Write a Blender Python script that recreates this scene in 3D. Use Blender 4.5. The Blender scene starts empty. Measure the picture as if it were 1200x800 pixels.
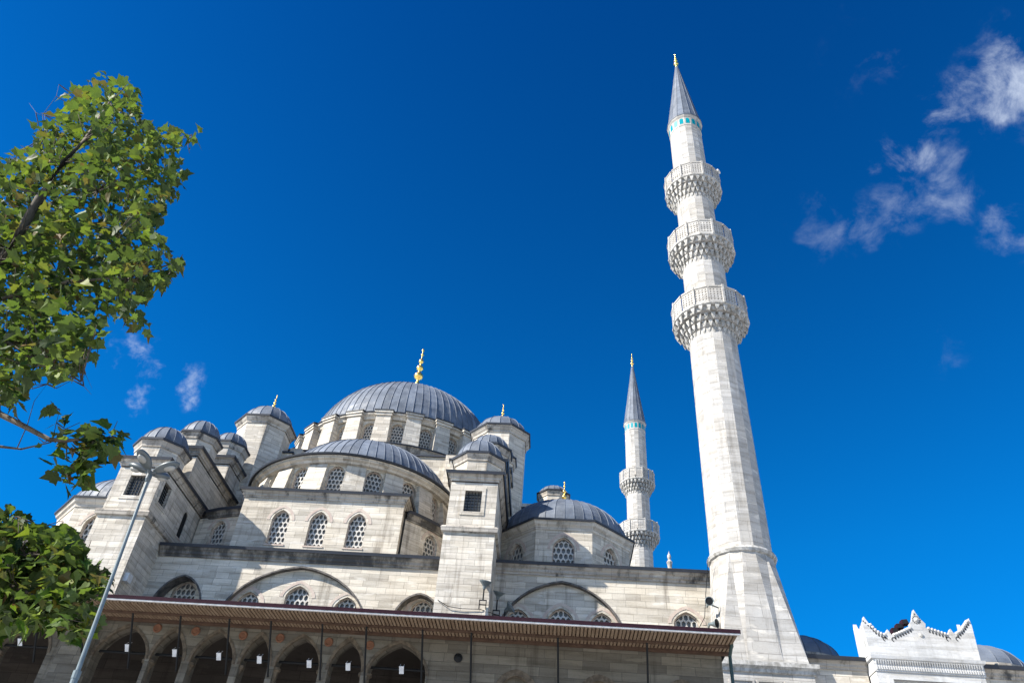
import bpy, math, random
from math import sin, cos, pi, radians as R, hypot, sqrt, atan2
from mathutils import Vector, Matrix
from mathutils.geometry import tessellate_polygon

sc = bpy.context.scene
col = sc.collection
rnd = random.Random(7)

# ------------------------------------------------------------------ camera
F = 900.0; PITCH = R(40.0); ROLL = R(5.03); YAW = R(4.9); EYE = Vector((0, 0, 1.7))
def cam_basis():
    f = Vector((0, cos(PITCH), sin(PITCH))); u = Vector((0, -sin(PITCH), cos(PITCH))); x = Vector((1, 0, 0))
    c, s = cos(ROLL), sin(ROLL)
    rows = [c * x + s * u, -s * x + c * u, f]
    rot = Matrix.Rotation(YAW, 3, 'Z')
    return [rot @ r for r in rows]
CR, CU, CF = cam_basis()
cd = bpy.data.cameras.new('camera'); cam = bpy.data.objects.new('camera', cd); col.objects.link(cam)
M = Matrix(((CR.x, CU.x, -CF.x, EYE.x), (CR.y, CU.y, -CF.y, EYE.y), (CR.z, CU.z, -CF.z, EYE.z), (0, 0, 0, 1)))
cam.matrix_world = M
cd.sensor_fit = 'HORIZONTAL'; cd.sensor_width = 36; cd.lens = 36 * F / 1200; cd.clip_end = 3000; cd.clip_start = 0.05
sc.camera = cam
def project(p):
    d = Vector(p) - EYE
    z = d.dot(CF)
    return 600 + F * d.dot(CR) / z, 400 - F * d.dot(CU) / z
def ray(px, py):
    return CR * ((px - 600) / F) + CU * ((400 - py) / F) + CF

# ------------------------------------------------------------------ sun, sky, exposure
TO_SUN = Vector((-1.96, -1.0, 1.69)).normalized()
SUN_EL = math.asin(TO_SUN.z); SUN_AZ = atan2(TO_SUN.x, TO_SUN.y)
sd = bpy.data.lights.new('sun', 'SUN'); sd.energy = 4.2; sd.angle = R(0.5); sd.color = (1.0, 0.945, 0.86)
sun = bpy.data.objects.new('sun', sd); col.objects.link(sun)
sun.rotation_euler = (-TO_SUN).to_track_quat('-Z', 'Y').to_euler(); sun.location = (-20, -10, 40)
sc.view_settings.view_transform = 'Standard'; sc.view_settings.look = 'None'
sc.view_settings.exposure = 1.42; sc.view_settings.gamma = 1.0; sc.view_settings.use_curve_mapping = False

world = bpy.data.worlds.new('World'); sc.world = world; world.use_nodes = True
def build_world():
    nt = world.node_tree; N = nt.nodes; L = nt.links; N.clear()
    out = N.new('ShaderNodeOutputWorld'); bg = N.new('ShaderNodeBackground'); L.new(bg.outputs[0], out.inputs[0])
    bg.inputs[1].default_value = 0.075
    sky = N.new('ShaderNodeTexSky'); sky.sky_type = 'NISHITA'; sky.sun_disc = False
    sky.sun_elevation = SUN_EL; sky.sun_rotation = SUN_AZ
    sky.air_density = 1.0; sky.dust_density = 0.0; sky.ozone_density = 3.0; sky.altitude = 50
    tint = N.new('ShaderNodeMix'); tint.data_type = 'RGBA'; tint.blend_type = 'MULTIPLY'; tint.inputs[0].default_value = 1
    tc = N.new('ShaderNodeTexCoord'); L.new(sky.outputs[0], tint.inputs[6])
    # deep blue overhead, whitened near the horizon, below the view, to add fill light
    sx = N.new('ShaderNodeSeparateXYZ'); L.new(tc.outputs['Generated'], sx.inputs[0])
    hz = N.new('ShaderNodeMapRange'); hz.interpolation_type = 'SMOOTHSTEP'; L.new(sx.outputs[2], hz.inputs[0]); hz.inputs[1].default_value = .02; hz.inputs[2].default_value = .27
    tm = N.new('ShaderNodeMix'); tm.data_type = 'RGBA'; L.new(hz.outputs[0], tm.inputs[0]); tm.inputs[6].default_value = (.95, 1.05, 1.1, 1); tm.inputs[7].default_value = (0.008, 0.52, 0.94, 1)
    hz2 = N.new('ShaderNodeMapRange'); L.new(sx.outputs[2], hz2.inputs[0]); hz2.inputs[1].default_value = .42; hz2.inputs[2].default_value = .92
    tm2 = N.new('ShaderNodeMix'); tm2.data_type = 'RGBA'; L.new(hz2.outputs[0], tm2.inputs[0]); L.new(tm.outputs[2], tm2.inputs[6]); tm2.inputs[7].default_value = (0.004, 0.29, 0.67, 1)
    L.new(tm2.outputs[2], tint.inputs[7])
    no = N.new('ShaderNodeTexNoise'); no.inputs['Scale'].default_value = 20; no.inputs['Detail'].default_value = 12
    no.inputs['Roughness'].default_value = 0.64; no.inputs['Distortion'].default_value = 0.35
    L.new(tc.outputs['Generated'], no.inputs['Vector'])
    wn = N.new('ShaderNodeTexNoise'); wn.inputs['Scale'].default_value = 16; wn.inputs['Detail'].default_value = 6; wn.inputs['Roughness'].default_value = .6; L.new(tc.outputs['Generated'], wn.inputs['Vector'])
    ws = N.new('ShaderNodeVectorMath'); ws.operation = 'SUBTRACT'; L.new(wn.outputs['Color'], ws.inputs[0]); ws.inputs[1].default_value = (.5, .5, .5)
    wm = N.new('ShaderNodeVectorMath'); wm.operation = 'MULTIPLY_ADD'; L.new(ws.outputs[0], wm.inputs[0]); wm.inputs[1].default_value = (.11, .11, .11); L.new(tc.outputs['Generated'], wm.inputs[2])
    total = None
    # wisps of thin cloud: direction (from the eye), angular radius in degrees, weight
    for px, py, rad, w in [(1198, 95, 3.4, 1.), (1160, 105, 2.6, 1.), (1120, 118, 2.2, .8), (1190, 60, 2.2, .55), (1108, 150, 1.8, .5), (1085, 185, 1.9, .75), (1050, 180, 1.8, .75),
                           (1110, 225, 1.9, .5), (1120, 190, 1.4, .45), (1055, 240, 2.6, .42), (1010, 262, 2.6, .38), (960, 275, 2.4, .28), (1185, 268, 2.2, .55), (1035, 60, 2.6, .22), (1000, 80, 2.2, .15),
                           (1110, 415, 1.6, .15), (153, 425, 1.5, .95), (160, 440, 1.2, .8), (213, 442, 1.4, .85), (220, 462, 1.1, .8), (168, 468, .9, .75)]:
        v = ray(px, py).normalized()
        dp = N.new('ShaderNodeVectorMath'); dp.operation = 'DISTANCE'; L.new(wm.outputs[0], dp.inputs[0]); dp.inputs[1].default_value = v
        mr = N.new('ShaderNodeMapRange'); mr.interpolation_type = 'SMOOTHERSTEP'
        mr.inputs[1].default_value = 0; mr.inputs[2].default_value = R(rad) * 1.5; mr.inputs[3].default_value = w; mr.inputs[4].default_value = 0
        L.new(dp.outputs['Value'], mr.inputs[0])
        if total is None: total = mr.outputs[0]
        else:
            a = N.new('ShaderNodeMath'); a.operation = 'MAXIMUM'; L.new(total, a.inputs[0]); L.new(mr.outputs[0], a.inputs[1]); total = a.outputs[0]
    # broken up by turbulence: the thin edges fray first
    a = N.new('ShaderNodeMath'); a.operation = 'MULTIPLY_ADD'; L.new(total, a.inputs[0]); a.inputs[1].default_value = 0.24; L.new(no.outputs['Fac'], a.inputs[2])
    mr = N.new('ShaderNodeMapRange'); mr.interpolation_type = 'SMOOTHSTEP'; L.new(a.outputs[0], mr.inputs[0])
    mr.inputs[1].default_value = 0.52; mr.inputs[2].default_value = 0.98; mr.inputs[3].default_value = 0; mr.inputs[4].default_value = 1.0
    mask = N.new('ShaderNodeMath'); mask.operation = 'MULTIPLY'; L.new(mr.outputs[0], mask.inputs[0])
    sm = N.new('ShaderNodeMapRange'); L.new(total, sm.inputs[0]); sm.inputs[1].default_value = 0.0; sm.inputs[2].default_value = 0.8; sm.inputs[4].default_value = .62
    L.new(sm.outputs[0], mask.inputs[1])
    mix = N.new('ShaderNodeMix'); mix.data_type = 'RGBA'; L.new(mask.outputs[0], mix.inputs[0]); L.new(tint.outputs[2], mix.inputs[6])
    mix.inputs[7].default_value = (4.8, 5.3, 6.0, 1)
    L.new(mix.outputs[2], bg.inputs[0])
build_world()

# ------------------------------------------------------------------ materials
class NB:
    def __init__(s, name):
        s.m = bpy.data.materials.new(name); s.m.use_nodes = True; s.nt = s.m.node_tree; s.N = s.nt.nodes; s.L = s.nt.links
        s.b = s.N['Principled BSDF']
    def n(s, t, **k):
        o = s.N.new(t)
        for a, b in k.items(): setattr(o, a, b)
        return o
    def link(s, a, b): s.L.new(a, b)
    def math(s, op, a, b=None, c=None):
        o = s.n('ShaderNodeMath', operation=op)
        for i, v in enumerate((a, b, c)):
            if v is None: continue
            if isinstance(v, (int, float)): o.inputs[i].default_value = v
            else: s.link(v, o.inputs[i])
        return o.outputs[0]
    def noise(s, vec, scale, detail=4, rough=.55, stretch=None):
        if stretch:
            mp = s.n('ShaderNodeVectorMath', operation='MULTIPLY'); s.link(vec, mp.inputs[0]); mp.inputs[1].default_value = stretch; vec = mp.outputs[0]
        o = s.n('ShaderNodeTexNoise'); s.link(vec, o.inputs['Vector']); o.inputs['Scale'].default_value = scale
        o.inputs['Detail'].default_value = detail; o.inputs['Roughness'].default_value = rough
        return o.outputs['Fac']
    def ramp(s, v, a, b, c=0., d=1., smooth=True):
        o = s.n('ShaderNodeMapRange', interpolation_type='SMOOTHSTEP' if smooth else 'LINEAR'); s.link(v, o.inputs[0])
        for i, x in enumerate((a, b, c, d)): o.inputs[i + 1].default_value = x
        return o.outputs[0]
    def mix(s, fac, a, b, mode='MIX'):
        o = s.n('ShaderNodeMix', data_type='RGBA', blend_type=mode)
        for i, v in ((0, fac), (6, a), (7, b)):
            if isinstance(v, (int, float)): o.inputs[i].default_value = v
            elif isinstance(v, tuple): o.inputs[i].default_value = v if len(v) == 4 else (*v, 1)
            else: s.link(v, o.inputs[i])
        return o.outputs[2]
    def grey(s, v):
        o = s.n('ShaderNodeCombineColor')
        for i in range(3): s.link(v, o.inputs[i])
        return o.outputs[0]

def stone(name, c1, c2, row=.3, bw=.85, mortar=.5, streak=.35, crust=0.0, crust_scale=1.0, rough=.85, mw=.007):
    """ashlar laid in level courses: brick pattern on (run of the wall, height), rain streaks, black crust"""
    b = NB(name); g = b.n('ShaderNodeNewGeometry'); P = g.outputs['Position']
    cr = b.n('ShaderNodeVectorMath', operation='CROSS_PRODUCT'); b.link(g.outputs['True Normal'], cr.inputs[0]); cr.inputs[1].default_value = (0, 0, 1)
    nm = b.n('ShaderNodeVectorMath', operation='NORMALIZE'); b.link(cr.outputs[0], nm.inputs[0])
    dt = b.n('ShaderNodeVectorMath', operation='DOT_PRODUCT'); b.link(P, dt.inputs[0]); b.link(nm.outputs[0], dt.inputs[1])
    sp = b.n('ShaderNodeSeparateXYZ'); b.link(P, sp.inputs[0])
    wob = b.noise(P, .8, 2)
    u = b.math('ADD', dt.outputs['Value'], b.math('MULTIPLY', wob, .15))
    zz = b.math('MULTIPLY_ADD', b.noise(P, .35, 1), .05, sp.outputs[2])
    cv = b.n('ShaderNodeCombineXYZ'); b.link(u, cv.inputs[0]); b.link(zz, cv.inputs[1])
    br = b.n('ShaderNodeTexBrick'); b.link(cv.outputs[0], br.inputs['Vector'])
    br.inputs['Scale'].default_value = 1; br.inputs['Brick Width'].default_value = bw; br.inputs['Row Height'].default_value = row
    br.inputs['Mortar Size'].default_value = mw * 1.3; br.inputs['Mortar Smooth'].default_value = .4
    br.inputs['Color1'].default_value = (*c1, 1); br.inputs['Color2'].default_value = (*c2, 1)
    br.inputs['Mortar'].default_value = (*[x * mortar for x in c1], 1); br.offset = .45; br.squash = .7; br.squash_frequency = 3
    c = br.outputs['Color']
    # each course bed weathers in its own way
    bed = b.noise(cv.outputs[0], 1.0, 5, .6, (0.5, 5.0, 1))
    c = b.mix(b.ramp(bed, .42, .66, 0, .75), c, b.mix(1, c, (.66, .645, .62), 'MULTIPLY'))
    vein = b.noise(cv.outputs[0], 2.2, 7, .68, (.7, 7.0, 1)); c = b.mix(b.ramp(vein, .58, .70, 0, .5), c, b.mix(1, c, (.45, .44, .42), 'MULTIPLY'))
    pale = b.noise(cv.outputs[0], 1.1, 3, .5, (1.0, 3.0, 1)); c = b.mix(b.ramp(pale, .60, .68, 0, .55), c, (.66, .63, .57) if c1[0] > .4 else c1)
    big = b.noise(P, .5, 4); c = b.mix(b.ramp(big, .35, .7, 0, .5), c, b.mix(1, c, (.86, .81, .74), 'MULTIPLY'))
    st = b.noise(P, 1.0, 5, .6, (2.6, 2.6, .22))
    c = b.mix(b.ramp(st, .52, .72, 0, streak), c, b.mix(1, c, (.42, .40, .38), 'MULTIPLY'))
    fine = b.noise(P, 14, 4, .65); c = b.mix(b.ramp(fine, .45, .75, 0, .4), c, b.mix(1, c, (.7, .69, .66), 'MULTIPLY'))
    if crust > 0:
        k = b.noise(P, crust_scale, 6, .65, (1.6, 1.6, .6)); k2 = b.ramp(k, .56 - .2 * crust, .70 - .12 * crust, 0, .9)
        c = b.mix(k2, c, (.045, .045, .045))
    b.link(c, b.b.inputs['Base Color']); b.b.inputs['Roughness'].default_value = rough
    b.b.inputs['Specular IOR Level'].default_value = .25
    h = b.math('MULTIPLY_ADD', b.noise(P, 22, 5, .6), .5, b.math('MULTIPLY', br.outputs['Fac'], -.9))
    bp = b.n('ShaderNodeBump'); bp.inputs['Strength'].default_value = .5; bp.inputs['Distance'].default_value = .02
    b.link(h, bp.inputs['Height']); b.link(bp.outputs[0], b.b.inputs['Normal'])
    return b.m

def mottled(name, c1, c2, scale=6, rough=.6, metal=0., stretch=None, lo=.35, hi=.65, bump=.15, spec=.4):
    b = NB(name); g = b.n('ShaderNodeNewGeometry'); P = g.outputs['Position']
    f = b.ramp(b.noise(P, scale, 6, .62, stretch), lo, hi)
    c = b.mix(f, c1, c2); b.link(c, b.b.inputs['Base Color'])
    b.b.inputs['Roughness'].default_value = rough; b.b.inputs['Metallic'].default_value = metal; b.b.inputs['Specular IOR Level'].default_value = spec
    if bump:
        bp = b.n('ShaderNodeBump'); bp.inputs['Strength'].default_value = bump; bp.inputs['Distance'].default_value = .02
        b.link(b.noise(P, scale * 4, 4), bp.inputs['Height']); b.link(bp.outputs[0], b.b.inputs['Normal'])
    return b.m

def lead_mat(name, base):
    b = NB(name); g = b.n('ShaderNodeNewGeometry'); P = g.outputs['Position']
    r = g.outputs['Random Per Island']
    c = b.mix(b.ramp(b.noise(P, 1.3, 6, .6), .35, .65), base, tuple(x * 1.35 + .02 for x in base))
    # every sheet of lead has dulled a little differently
    tone = b.math('MULTIPLY_ADD', r, .42, .80); c = b.mix(1, c, b.grey(tone), 'MULTIPLY')
    stk = b.ramp(b.noise(P, 2.2, 6, .7, (1, 1, .3)), .52, .75, 0, .45); c = b.mix(stk, c, (.21, .228, .245))
    b.link(c, b.b.inputs['Base Color']); b.b.inputs['Metallic'].default_value = .0; b.b.inputs['Specular IOR Level'].default_value = .3
    b.link(b.ramp(b.noise(P, 3, 3), .3, .7, .5, .72), b.b.inputs['Roughness'])
    bp = b.n('ShaderNodeBump'); bp.inputs['Strength'].default_value = .25; bp.inputs['Distance'].default_value = .03
    b.link(b.noise(P, 5, 4), bp.inputs['Height']); b.link(bp.outputs[0], b.b.inputs['Normal'])
    return b.m

def leaf_mat():
    b = NB('leaf'); g = b.n('ShaderNodeNewGeometry'); r = g.outputs['Random Per Island']
    cr = b.n('ShaderNodeValToRGB'); b.link(r, cr.inputs[0]); e = cr.color_ramp.elements
    e[0].position = 0; e[0].color = (.008, .022, .004, 1); e[1].position = 1; e[1].color = (.13, .05, .018, 1)
    for p, c in ((.35, (.02, .05, .007)), (.6, (.055, .105, .011)), (.84, (.17, .23, .022)), (.93, (.15, .12, .02)), (.965, (.13, .07, .02))):
        x = e.new(p); x.color = (*c, 1)
    P = g.outputs['Position']; c = b.mix(b.ramp(b.noise(P, 30, 3), .4, .7, 0, .35), cr.outputs[0], (.09, .11, .03))
    # pale felt underside of the plane leaf
    c = b.mix(b.math('MULTIPLY', g.outputs['Backfacing'], .45), c, (.10, .135, .055))
    b.link(c, b.b.inputs['Base Color']); b.b.inputs['Roughness'].default_value = .6; b.b.inputs['Specular IOR Level'].default_value = .22
    tr = b.n('ShaderNodeBsdfTranslucent'); b.link(b.mix(1, c, (1.6, 1.7, .7), 'MULTIPLY'), tr.inputs[0])
    mx = b.n('ShaderNodeMixShader'); mx.inputs[0].default_value = .32; b.link(b.b.outputs[0], mx.inputs[1]); b.link(tr.outputs[0], mx.inputs[2])
    b.link(mx.outputs[0], b.N['Material Output'].inputs[0])
    return b.m

def plain(name, c, rough=.6, metal=0., spec=.4):
    b = NB(name); g = b.n('ShaderNodeNewGeometry')
    f = b.ramp(b.noise(g.outputs['Position'], 9, 4), .3, .7)
    b.link(b.mix(f, tuple(x * .85 for x in c), tuple(min(1, x * 1.12) for x in c)), b.b.inputs['Base Color'])
    b.b.inputs['Roughness'].default_value = rough; b.b.inputs['Metallic'].default_value = metal; b.b.inputs['Specular IOR Level'].default_value = spec
    return b.m

STONE = stone('ashlar', (.66, .605, .51), (.45, .415, .355), row=.27, bw=.8, streak=.7)
STONE_T = stone('tower_ashlar', (.66, .61, .525), (.46, .425, .37), row=.25, bw=.7, streak=.7)
STONE_DIRTY = stone('stained_ashlar', (.50, .46, .40), (.38, .35, .31), row=.5, bw=1.1, streak=.8, crust=.22, crust_scale=1.3)
STONE_CRUST = stone('blackened_cornice', (.40, .37, .32), (.30, .28, .25), row=.5, bw=1.1, streak=.8, crust=.95, crust_scale=.7)
MARBLE = stone('minaret_marble', (.475, .46, .432), (.375, .366, .348), row=.42, bw=.9, mortar=.66, streak=.45, mw=.008)
MARBLE_CARVED = mottled('carved_marble', (.25, .24, .215), (.48, .465, .435), 6, .85, stretch=(1, 1, .6))
PORTAL = stone('portal_marble', (.56, .56, .55), (.50, .505, .50), row=.6, bw=2.0, mortar=.8, streak=.3, mw=.004)
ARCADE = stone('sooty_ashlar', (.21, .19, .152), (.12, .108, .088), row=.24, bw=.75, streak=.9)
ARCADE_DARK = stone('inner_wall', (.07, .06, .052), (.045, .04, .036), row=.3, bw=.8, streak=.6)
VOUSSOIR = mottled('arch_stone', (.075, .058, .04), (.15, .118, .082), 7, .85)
ROSE_STONE = mottled('rose_arch_stone', (.50, .43, .36), (.42, .33, .28), 3, .85)
LEAD = lead_mat('lead_sheet', (.088, .104, .130))
LEAD_DARK = plain('lead_edge', (.022, .027, .038), .55)
LATTICE = mottled('plaster_lattice', (.40, .385, .35), (.52, .50, .46), 5, .8)
GLASS = plain('window_glass', (.15, .165, .175), .5, 0, .4)
DARK_RIM = mottled('dark_moulding', (.05, .047, .045), (.15, .135, .12), 3, .85)  # dark mottled tone for the band along the arch edges
HOLLOW_SHADE = plain('hollow_shade', (.06, .06, .06), .8)
IRON = plain('iron', (.011, .012, .013), .6, 0, .2)
GOLD = plain('gilding', (.86, .58, .16), .28, .9)
TILE = plain('turquoise_tile', (.0, .23, .27), .3)
WOOD = mottled('eave_wood', (.17, .115, .072), (.25, .18, .12), 3, .7, stretch=(4, .5, 4))
WOOD_DARK = mottled('eave_beam', (.065, .036, .022), (.10, .058, .036), 4, .7)
FASCIA = plain('fascia_paint', (.026, .012, .018), .8, 0, .05)
ZINC = plain('zinc_strip', (.55, .55, .55), .45)
PAPER = plain('white_board', (.62, .63, .65), .6)
STEEL = plain('galvanised_steel', (.15, .18, .185), .42, .2)
STEEL_L = plain('lamp_shell', (.09, .105, .11), .4, .1)
LENS = plain('lamp_lens', (.30, .295, .27), .3)
HORN = plain('speaker_shell', (.55, .55, .54), .5)
PIPE = plain('pipe_paint', (.025, .05, .048), .5)
TERRA = plain('roundel_terracotta', (.17, .075, .04), .8)
PAVING = mottled('paving', (.50, .49, .47), (.42, .41, .40), .6, .85)
BARK = mottled('bark', (.05, .04, .03), (.12, .10, .075), 6, .9, stretch=(1, 1, .4))
LEAF = leaf_mat()

# ------------------------------------------------------------------ mesh helpers
class MB:
    def __init__(s): s.v = []; s.f = []
    def add(s, vs, fs):
        o = len(s.v); s.v += [tuple(v) for v in vs]; s.f += [tuple(i + o for i in f) for f in fs]
    def quad(s, a, b, c, d): s.add([a, b, c, d], [(0, 1, 2, 3)])
    def box(s, x0, x1, y0, y1, z0, z1, T=None):
        vs = [(x, y, z) for z in (z0, z1) for y in (y0, y1) for x in (x0, x1)]
        if T: vs = [T(*p) for p in vs]
        s.add(vs, [(0, 2, 3, 1), (4, 5, 7, 6), (0, 1, 5, 4), (2, 6, 7, 3), (0, 4, 6, 2), (1, 3, 7, 5)])
    def frustum(s, b0, b1):
        """two quads (4 points each, counter-clockwise from above)"""
        s.add(list(b0) + list(b1), [(3, 2, 1, 0), (4, 5, 6, 7)] + [(i, (i + 1) % 4, (i + 1) % 4 + 4, i + 4) for i in range(4)])
    def lathe(s, cx, cy, prof, n, phase=0., a0=None, a1=None, sheets=False):
        """profile of (r, z) from bottom to top, angles measured from -y towards +x"""
        full = a0 is None
        angs = [phase + 2 * pi * i / n for i in range(n)] if full else [a0 + (a1 - a0) * i / n for i in range(n + 1)]
        if sheets:
            m = len(angs) if full else len(angs) - 1
            for i in range(m):
                a, b = angs[i], angs[(i + 1) % len(angs)]
                vs = []
                for r, z in prof: vs += [(cx + r * sin(a), cy - r * cos(a), z), (cx + r * sin(b), cy - r * cos(b), z)]
                s.add(vs, [(2 * j, 2 * j + 1, 2 * j + 3, 2 * j + 2) for j in range(len(prof) - 1)])
            return
        vs = []; fs = []; k = len(angs)
        for r, z in prof:
            for a in angs: vs.append((cx + r * sin(a), cy - r * cos(a), z))
        for j in range(len(prof) - 1):
            for i in range(k if full else k - 1):
                i2 = (i + 1) % k
                fs.append((j * k + i, j * k + i2, (j + 1) * k + i2, (j + 1) * k + i))
        if full:
            if prof[0][0] > 1e-4: fs.append(tuple(range(k - 1, -1, -1)))
            if prof[-1][0] > 1e-4: fs.append(tuple((len(prof) - 1) * k + i for i in range(k)))
        s.add(vs, fs)
    def tube(s, pts, rad, n=6):
        pts = [Vector(p) for p in pts]
        if isinstance(rad, (int, float)): rad = [rad] * len(pts)
        vs = []; fs = []
        for i, p in enumerate(pts):
            t = (pts[min(i + 1, len(pts) - 1)] - pts[max(i - 1, 0)]).normalized()
            a = t.cross(Vector((0, 0, 1)))
            if a.length < 1e-3: a = t.cross(Vector((0, 1, 0)))
            a.normalize(); b = t.cross(a)
            for k in range(n):
                q = 2 * pi * k / n; vs.append(p + (a * cos(q) + b * sin(q)) * rad[i])
        for i in range(len(pts) - 1):
            for k in range(n):
                k2 = (k + 1) % n; fs.append((i * n + k, i * n + k2, (i + 1) * n + k2, (i + 1) * n + k))
        fs.append(tuple(range(n - 1, -1, -1))); fs.append(tuple((len(pts) - 1) * n + k for k in range(n)))
        s.add(vs, fs)
    def panel(s, T, outline, holes=(), depth=.2):
        loops = [outline] + list(holes)
        tri = tessellate_polygon([[Vector((u, v, 0)) for u, v in lp] for lp in loops])
        flat = [p for lp in loops for p in lp]
        vs = [T(u, 0, v) for u, v in flat]; fs = []
        for t in tri:
            a, b, c = (flat[i] for i in t)
            ar = (b[0] - a[0]) * (c[1] - a[1]) - (c[0] - a[0]) * (b[1] - a[1])
            if abs(ar) < 1e-9: continue
            fs.append(tuple(t) if ar > 0 else tuple(reversed(t)))
        s.add(vs, fs)
        for h in holes: s.reveal(T, h, 0, depth)
    def reveal(s, T, h, d0, d1):
        n = len(h); vs = [T(u, d0, v) for u, v in h] + [T(u, d1, v) for u, v in h]
        s.add(vs, [(i, (i + 1) % n, (i + 1) % n + n, i + n) for i in range(n)])
    def ring(s, T, outer, inner, d0, d1, closed=False):
        """a band between two polylines of equal length, from depth d0 (front) to d1"""
        n = len(outer)
        vs = [T(u, d0, v) for u, v in outer] + [T(u, d0, v) for u, v in inner] + [T(u, d1, v) for u, v in outer] + [T(u, d1, v) for u, v in inner]
        fs = []
        for i in range(n if closed else n - 1):
            j = (i + 1) % n
            fs += [(i, i + n, j + n, j), (i, j, j + 2 * n, i + 2 * n), (i + n, i + 3 * n, j + 3 * n, j + n)]
        if not closed:
            fs += [(0, 2 * n, 3 * n, n), (n - 1, 2 * n - 1, 4 * n - 1, 3 * n - 1)]
        s.add(vs, fs)
    def sweep(s, prof, path, closed=False):
        """profile (out, z) carried along a plan path; 'out' is to the right of travel"""
        n = len(path); P = [Vector((*p, 0)) for p in path]; offs = []
        def nrm(a, b):
            t = (b - a).normalized(); return Vector((t.y, -t.x, 0))
        for i in range(n):
            ns = []
            if closed or i > 0: ns.append(nrm(P[i - 1], P[i]))
            if closed or i < n - 1: ns.append(nrm(P[i], P[(i + 1) % n]))
            m = sum(ns, Vector()).normalized(); offs.append(m / max(.3, m.dot(ns[0])))
        k = len(prof); vs = []; fs = []
        for i in range(n):
            for o, z in prof: q = P[i] + offs[i] * o; vs.append((q.x, q.y, z))
        for i in range(n if closed else n - 1):
            j = (i + 1) % n
            for a in range(k - 1): fs.append((i * k + a, j * k + a, j * k + a + 1, i * k + a + 1))
        if not closed:
            fs.append(tuple(range(k))); fs.append(tuple((n - 1) * k + a for a in range(k - 1, -1, -1)))
        s.add(vs, fs)
    def mesh(s, name, mat, smooth=False):
        me = bpy.data.meshes.new(name); me.from_pydata(s.v, [], s.f); me.materials.append(mat)
        if smooth:
            me.polygons.foreach_set('use_smooth', [True] * len(me.polygons))
        me.validate(); me.update(); return me
    def build(s, name, mat, parent=None, smooth=False):
        return obj(name, s.mesh(name, mat, smooth), parent)

def obj(name, me, parent=None, loc=None, rot=0):
    o = bpy.data.objects.new(name, me); col.objects.link(o)
    if loc is not None: o.location = loc
    if rot: o.rotation_euler = (0, 0, rot)
    if parent is not None:
        o.parent = parent
        if loc is None:            # mesh already in world coordinates: keep it there
            o.matrix_parent_inverse = world_m(parent).inverted()
    return o
def world_m(o):
    m = Matrix.LocRotScale(o.location, o.rotation_euler, o.scale)
    if o.parent: m = world_m(o.parent) @ o.matrix_parent_inverse @ m
    return m
def child_at(name, me, parent, loc, rot=0):
    """child placed in world coordinates"""
    o = obj(name, me, None, loc, rot); o.parent = parent; o.matrix_parent_inverse = world_m(parent).inverted(); return o
def child_local(name, me, parent):
    o = bpy.data.objects.new(name, me); col.objects.link(o); o.parent = parent; return o
def tag(o, label=None, cat=None, group=None, kind=None):
    if label: o['label'] = label
    if cat: o['category'] = cat
    if group: o['group'] = group
    if kind: o['kind'] = kind
    return o
def thing(name, loc, label, cat, group=None, rot=0):
    o = bpy.data.objects.new(name, None); col.objects.link(o); o.location = loc; o.rotation_euler = (0, 0, rot); o.empty_display_size = .3
    return tag(o, label, cat, group)
def copy_tree(o, parent=None):
    c = o.copy(); col.objects.link(c)
    if parent is not None: c.parent = parent; c.matrix_parent_inverse = o.matrix_parent_inverse.copy()
    for ch in list(o.children): copy_tree(ch, c)
    return c

def frame_T(px, py, a, z=0.):
    """plan point and outward bearing a (from -y to +x) -> map (run, inward, height)"""
    ca, sa = cos(a), sin(a)
    return lambda u, d, v: (px + u * ca - d * sa, py + u * sa + d * ca, z + v)

def arch(w, hs, rise, z0=0., x0=0., n=14, k=.74, o=0.):
    a = w / 2 + o; rise = rise + o; pts = [(x0 - a, z0)]
    for i in range(n + 1):
        t = -cos(pi * i / n)
        pts.append((x0 + a * t, z0 + hs + rise * (k * sqrt(max(0, 1 - t * t)) + (1 - k) * (1 - abs(t)))))
    pts.append((x0 + a, z0))
    return pts
def rect(u0, u1, v0, v1): return [(u0, v0), (u0, v1), (u1, v1), (u1, v0)]

# ------------------------------------------------------------------ windows
def hex_lattice(mb, halfw, top, s, bar, d0, d1, z0=0.):
    """honeycomb sheet (pointy hexagons) cut to a window outline; halfw(z) gives the outline"""
    dx = s * sqrt(3); dz = s * 1.5 * 1.42; row = 0; zc = z0 + s * .4
    W = halfw(z0)
    def clampp(x, z):
        z = min(max(z, z0), top - .005); h = max(halfw(z), .004); return max(-h, min(h, x)), z
    while zc < top:
        nx = int(W / dx) + 2
        for i in range(-nx, nx + 1):
            xc = i * dx + (dx / 2 if row % 2 else 0)
            if abs(xc) > halfw(min(max(zc, z0), top - .001)) + s * .35: continue
            out = []; inn = []
            for q in range(6):
                a = pi / 6 + q * pi / 3
                out.append(clampp(xc + s * cos(a), zc + s * 1.42 * sin(a)))
                inn.append(clampp(xc + s * bar * cos(a), zc + s * 1.42 * bar * sin(a)))
            mb.ring(lambda u, d, v: (u, d, v), out[::-1], inn[::-1], d0, d1, True)
        zc += dz; row += 1

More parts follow.
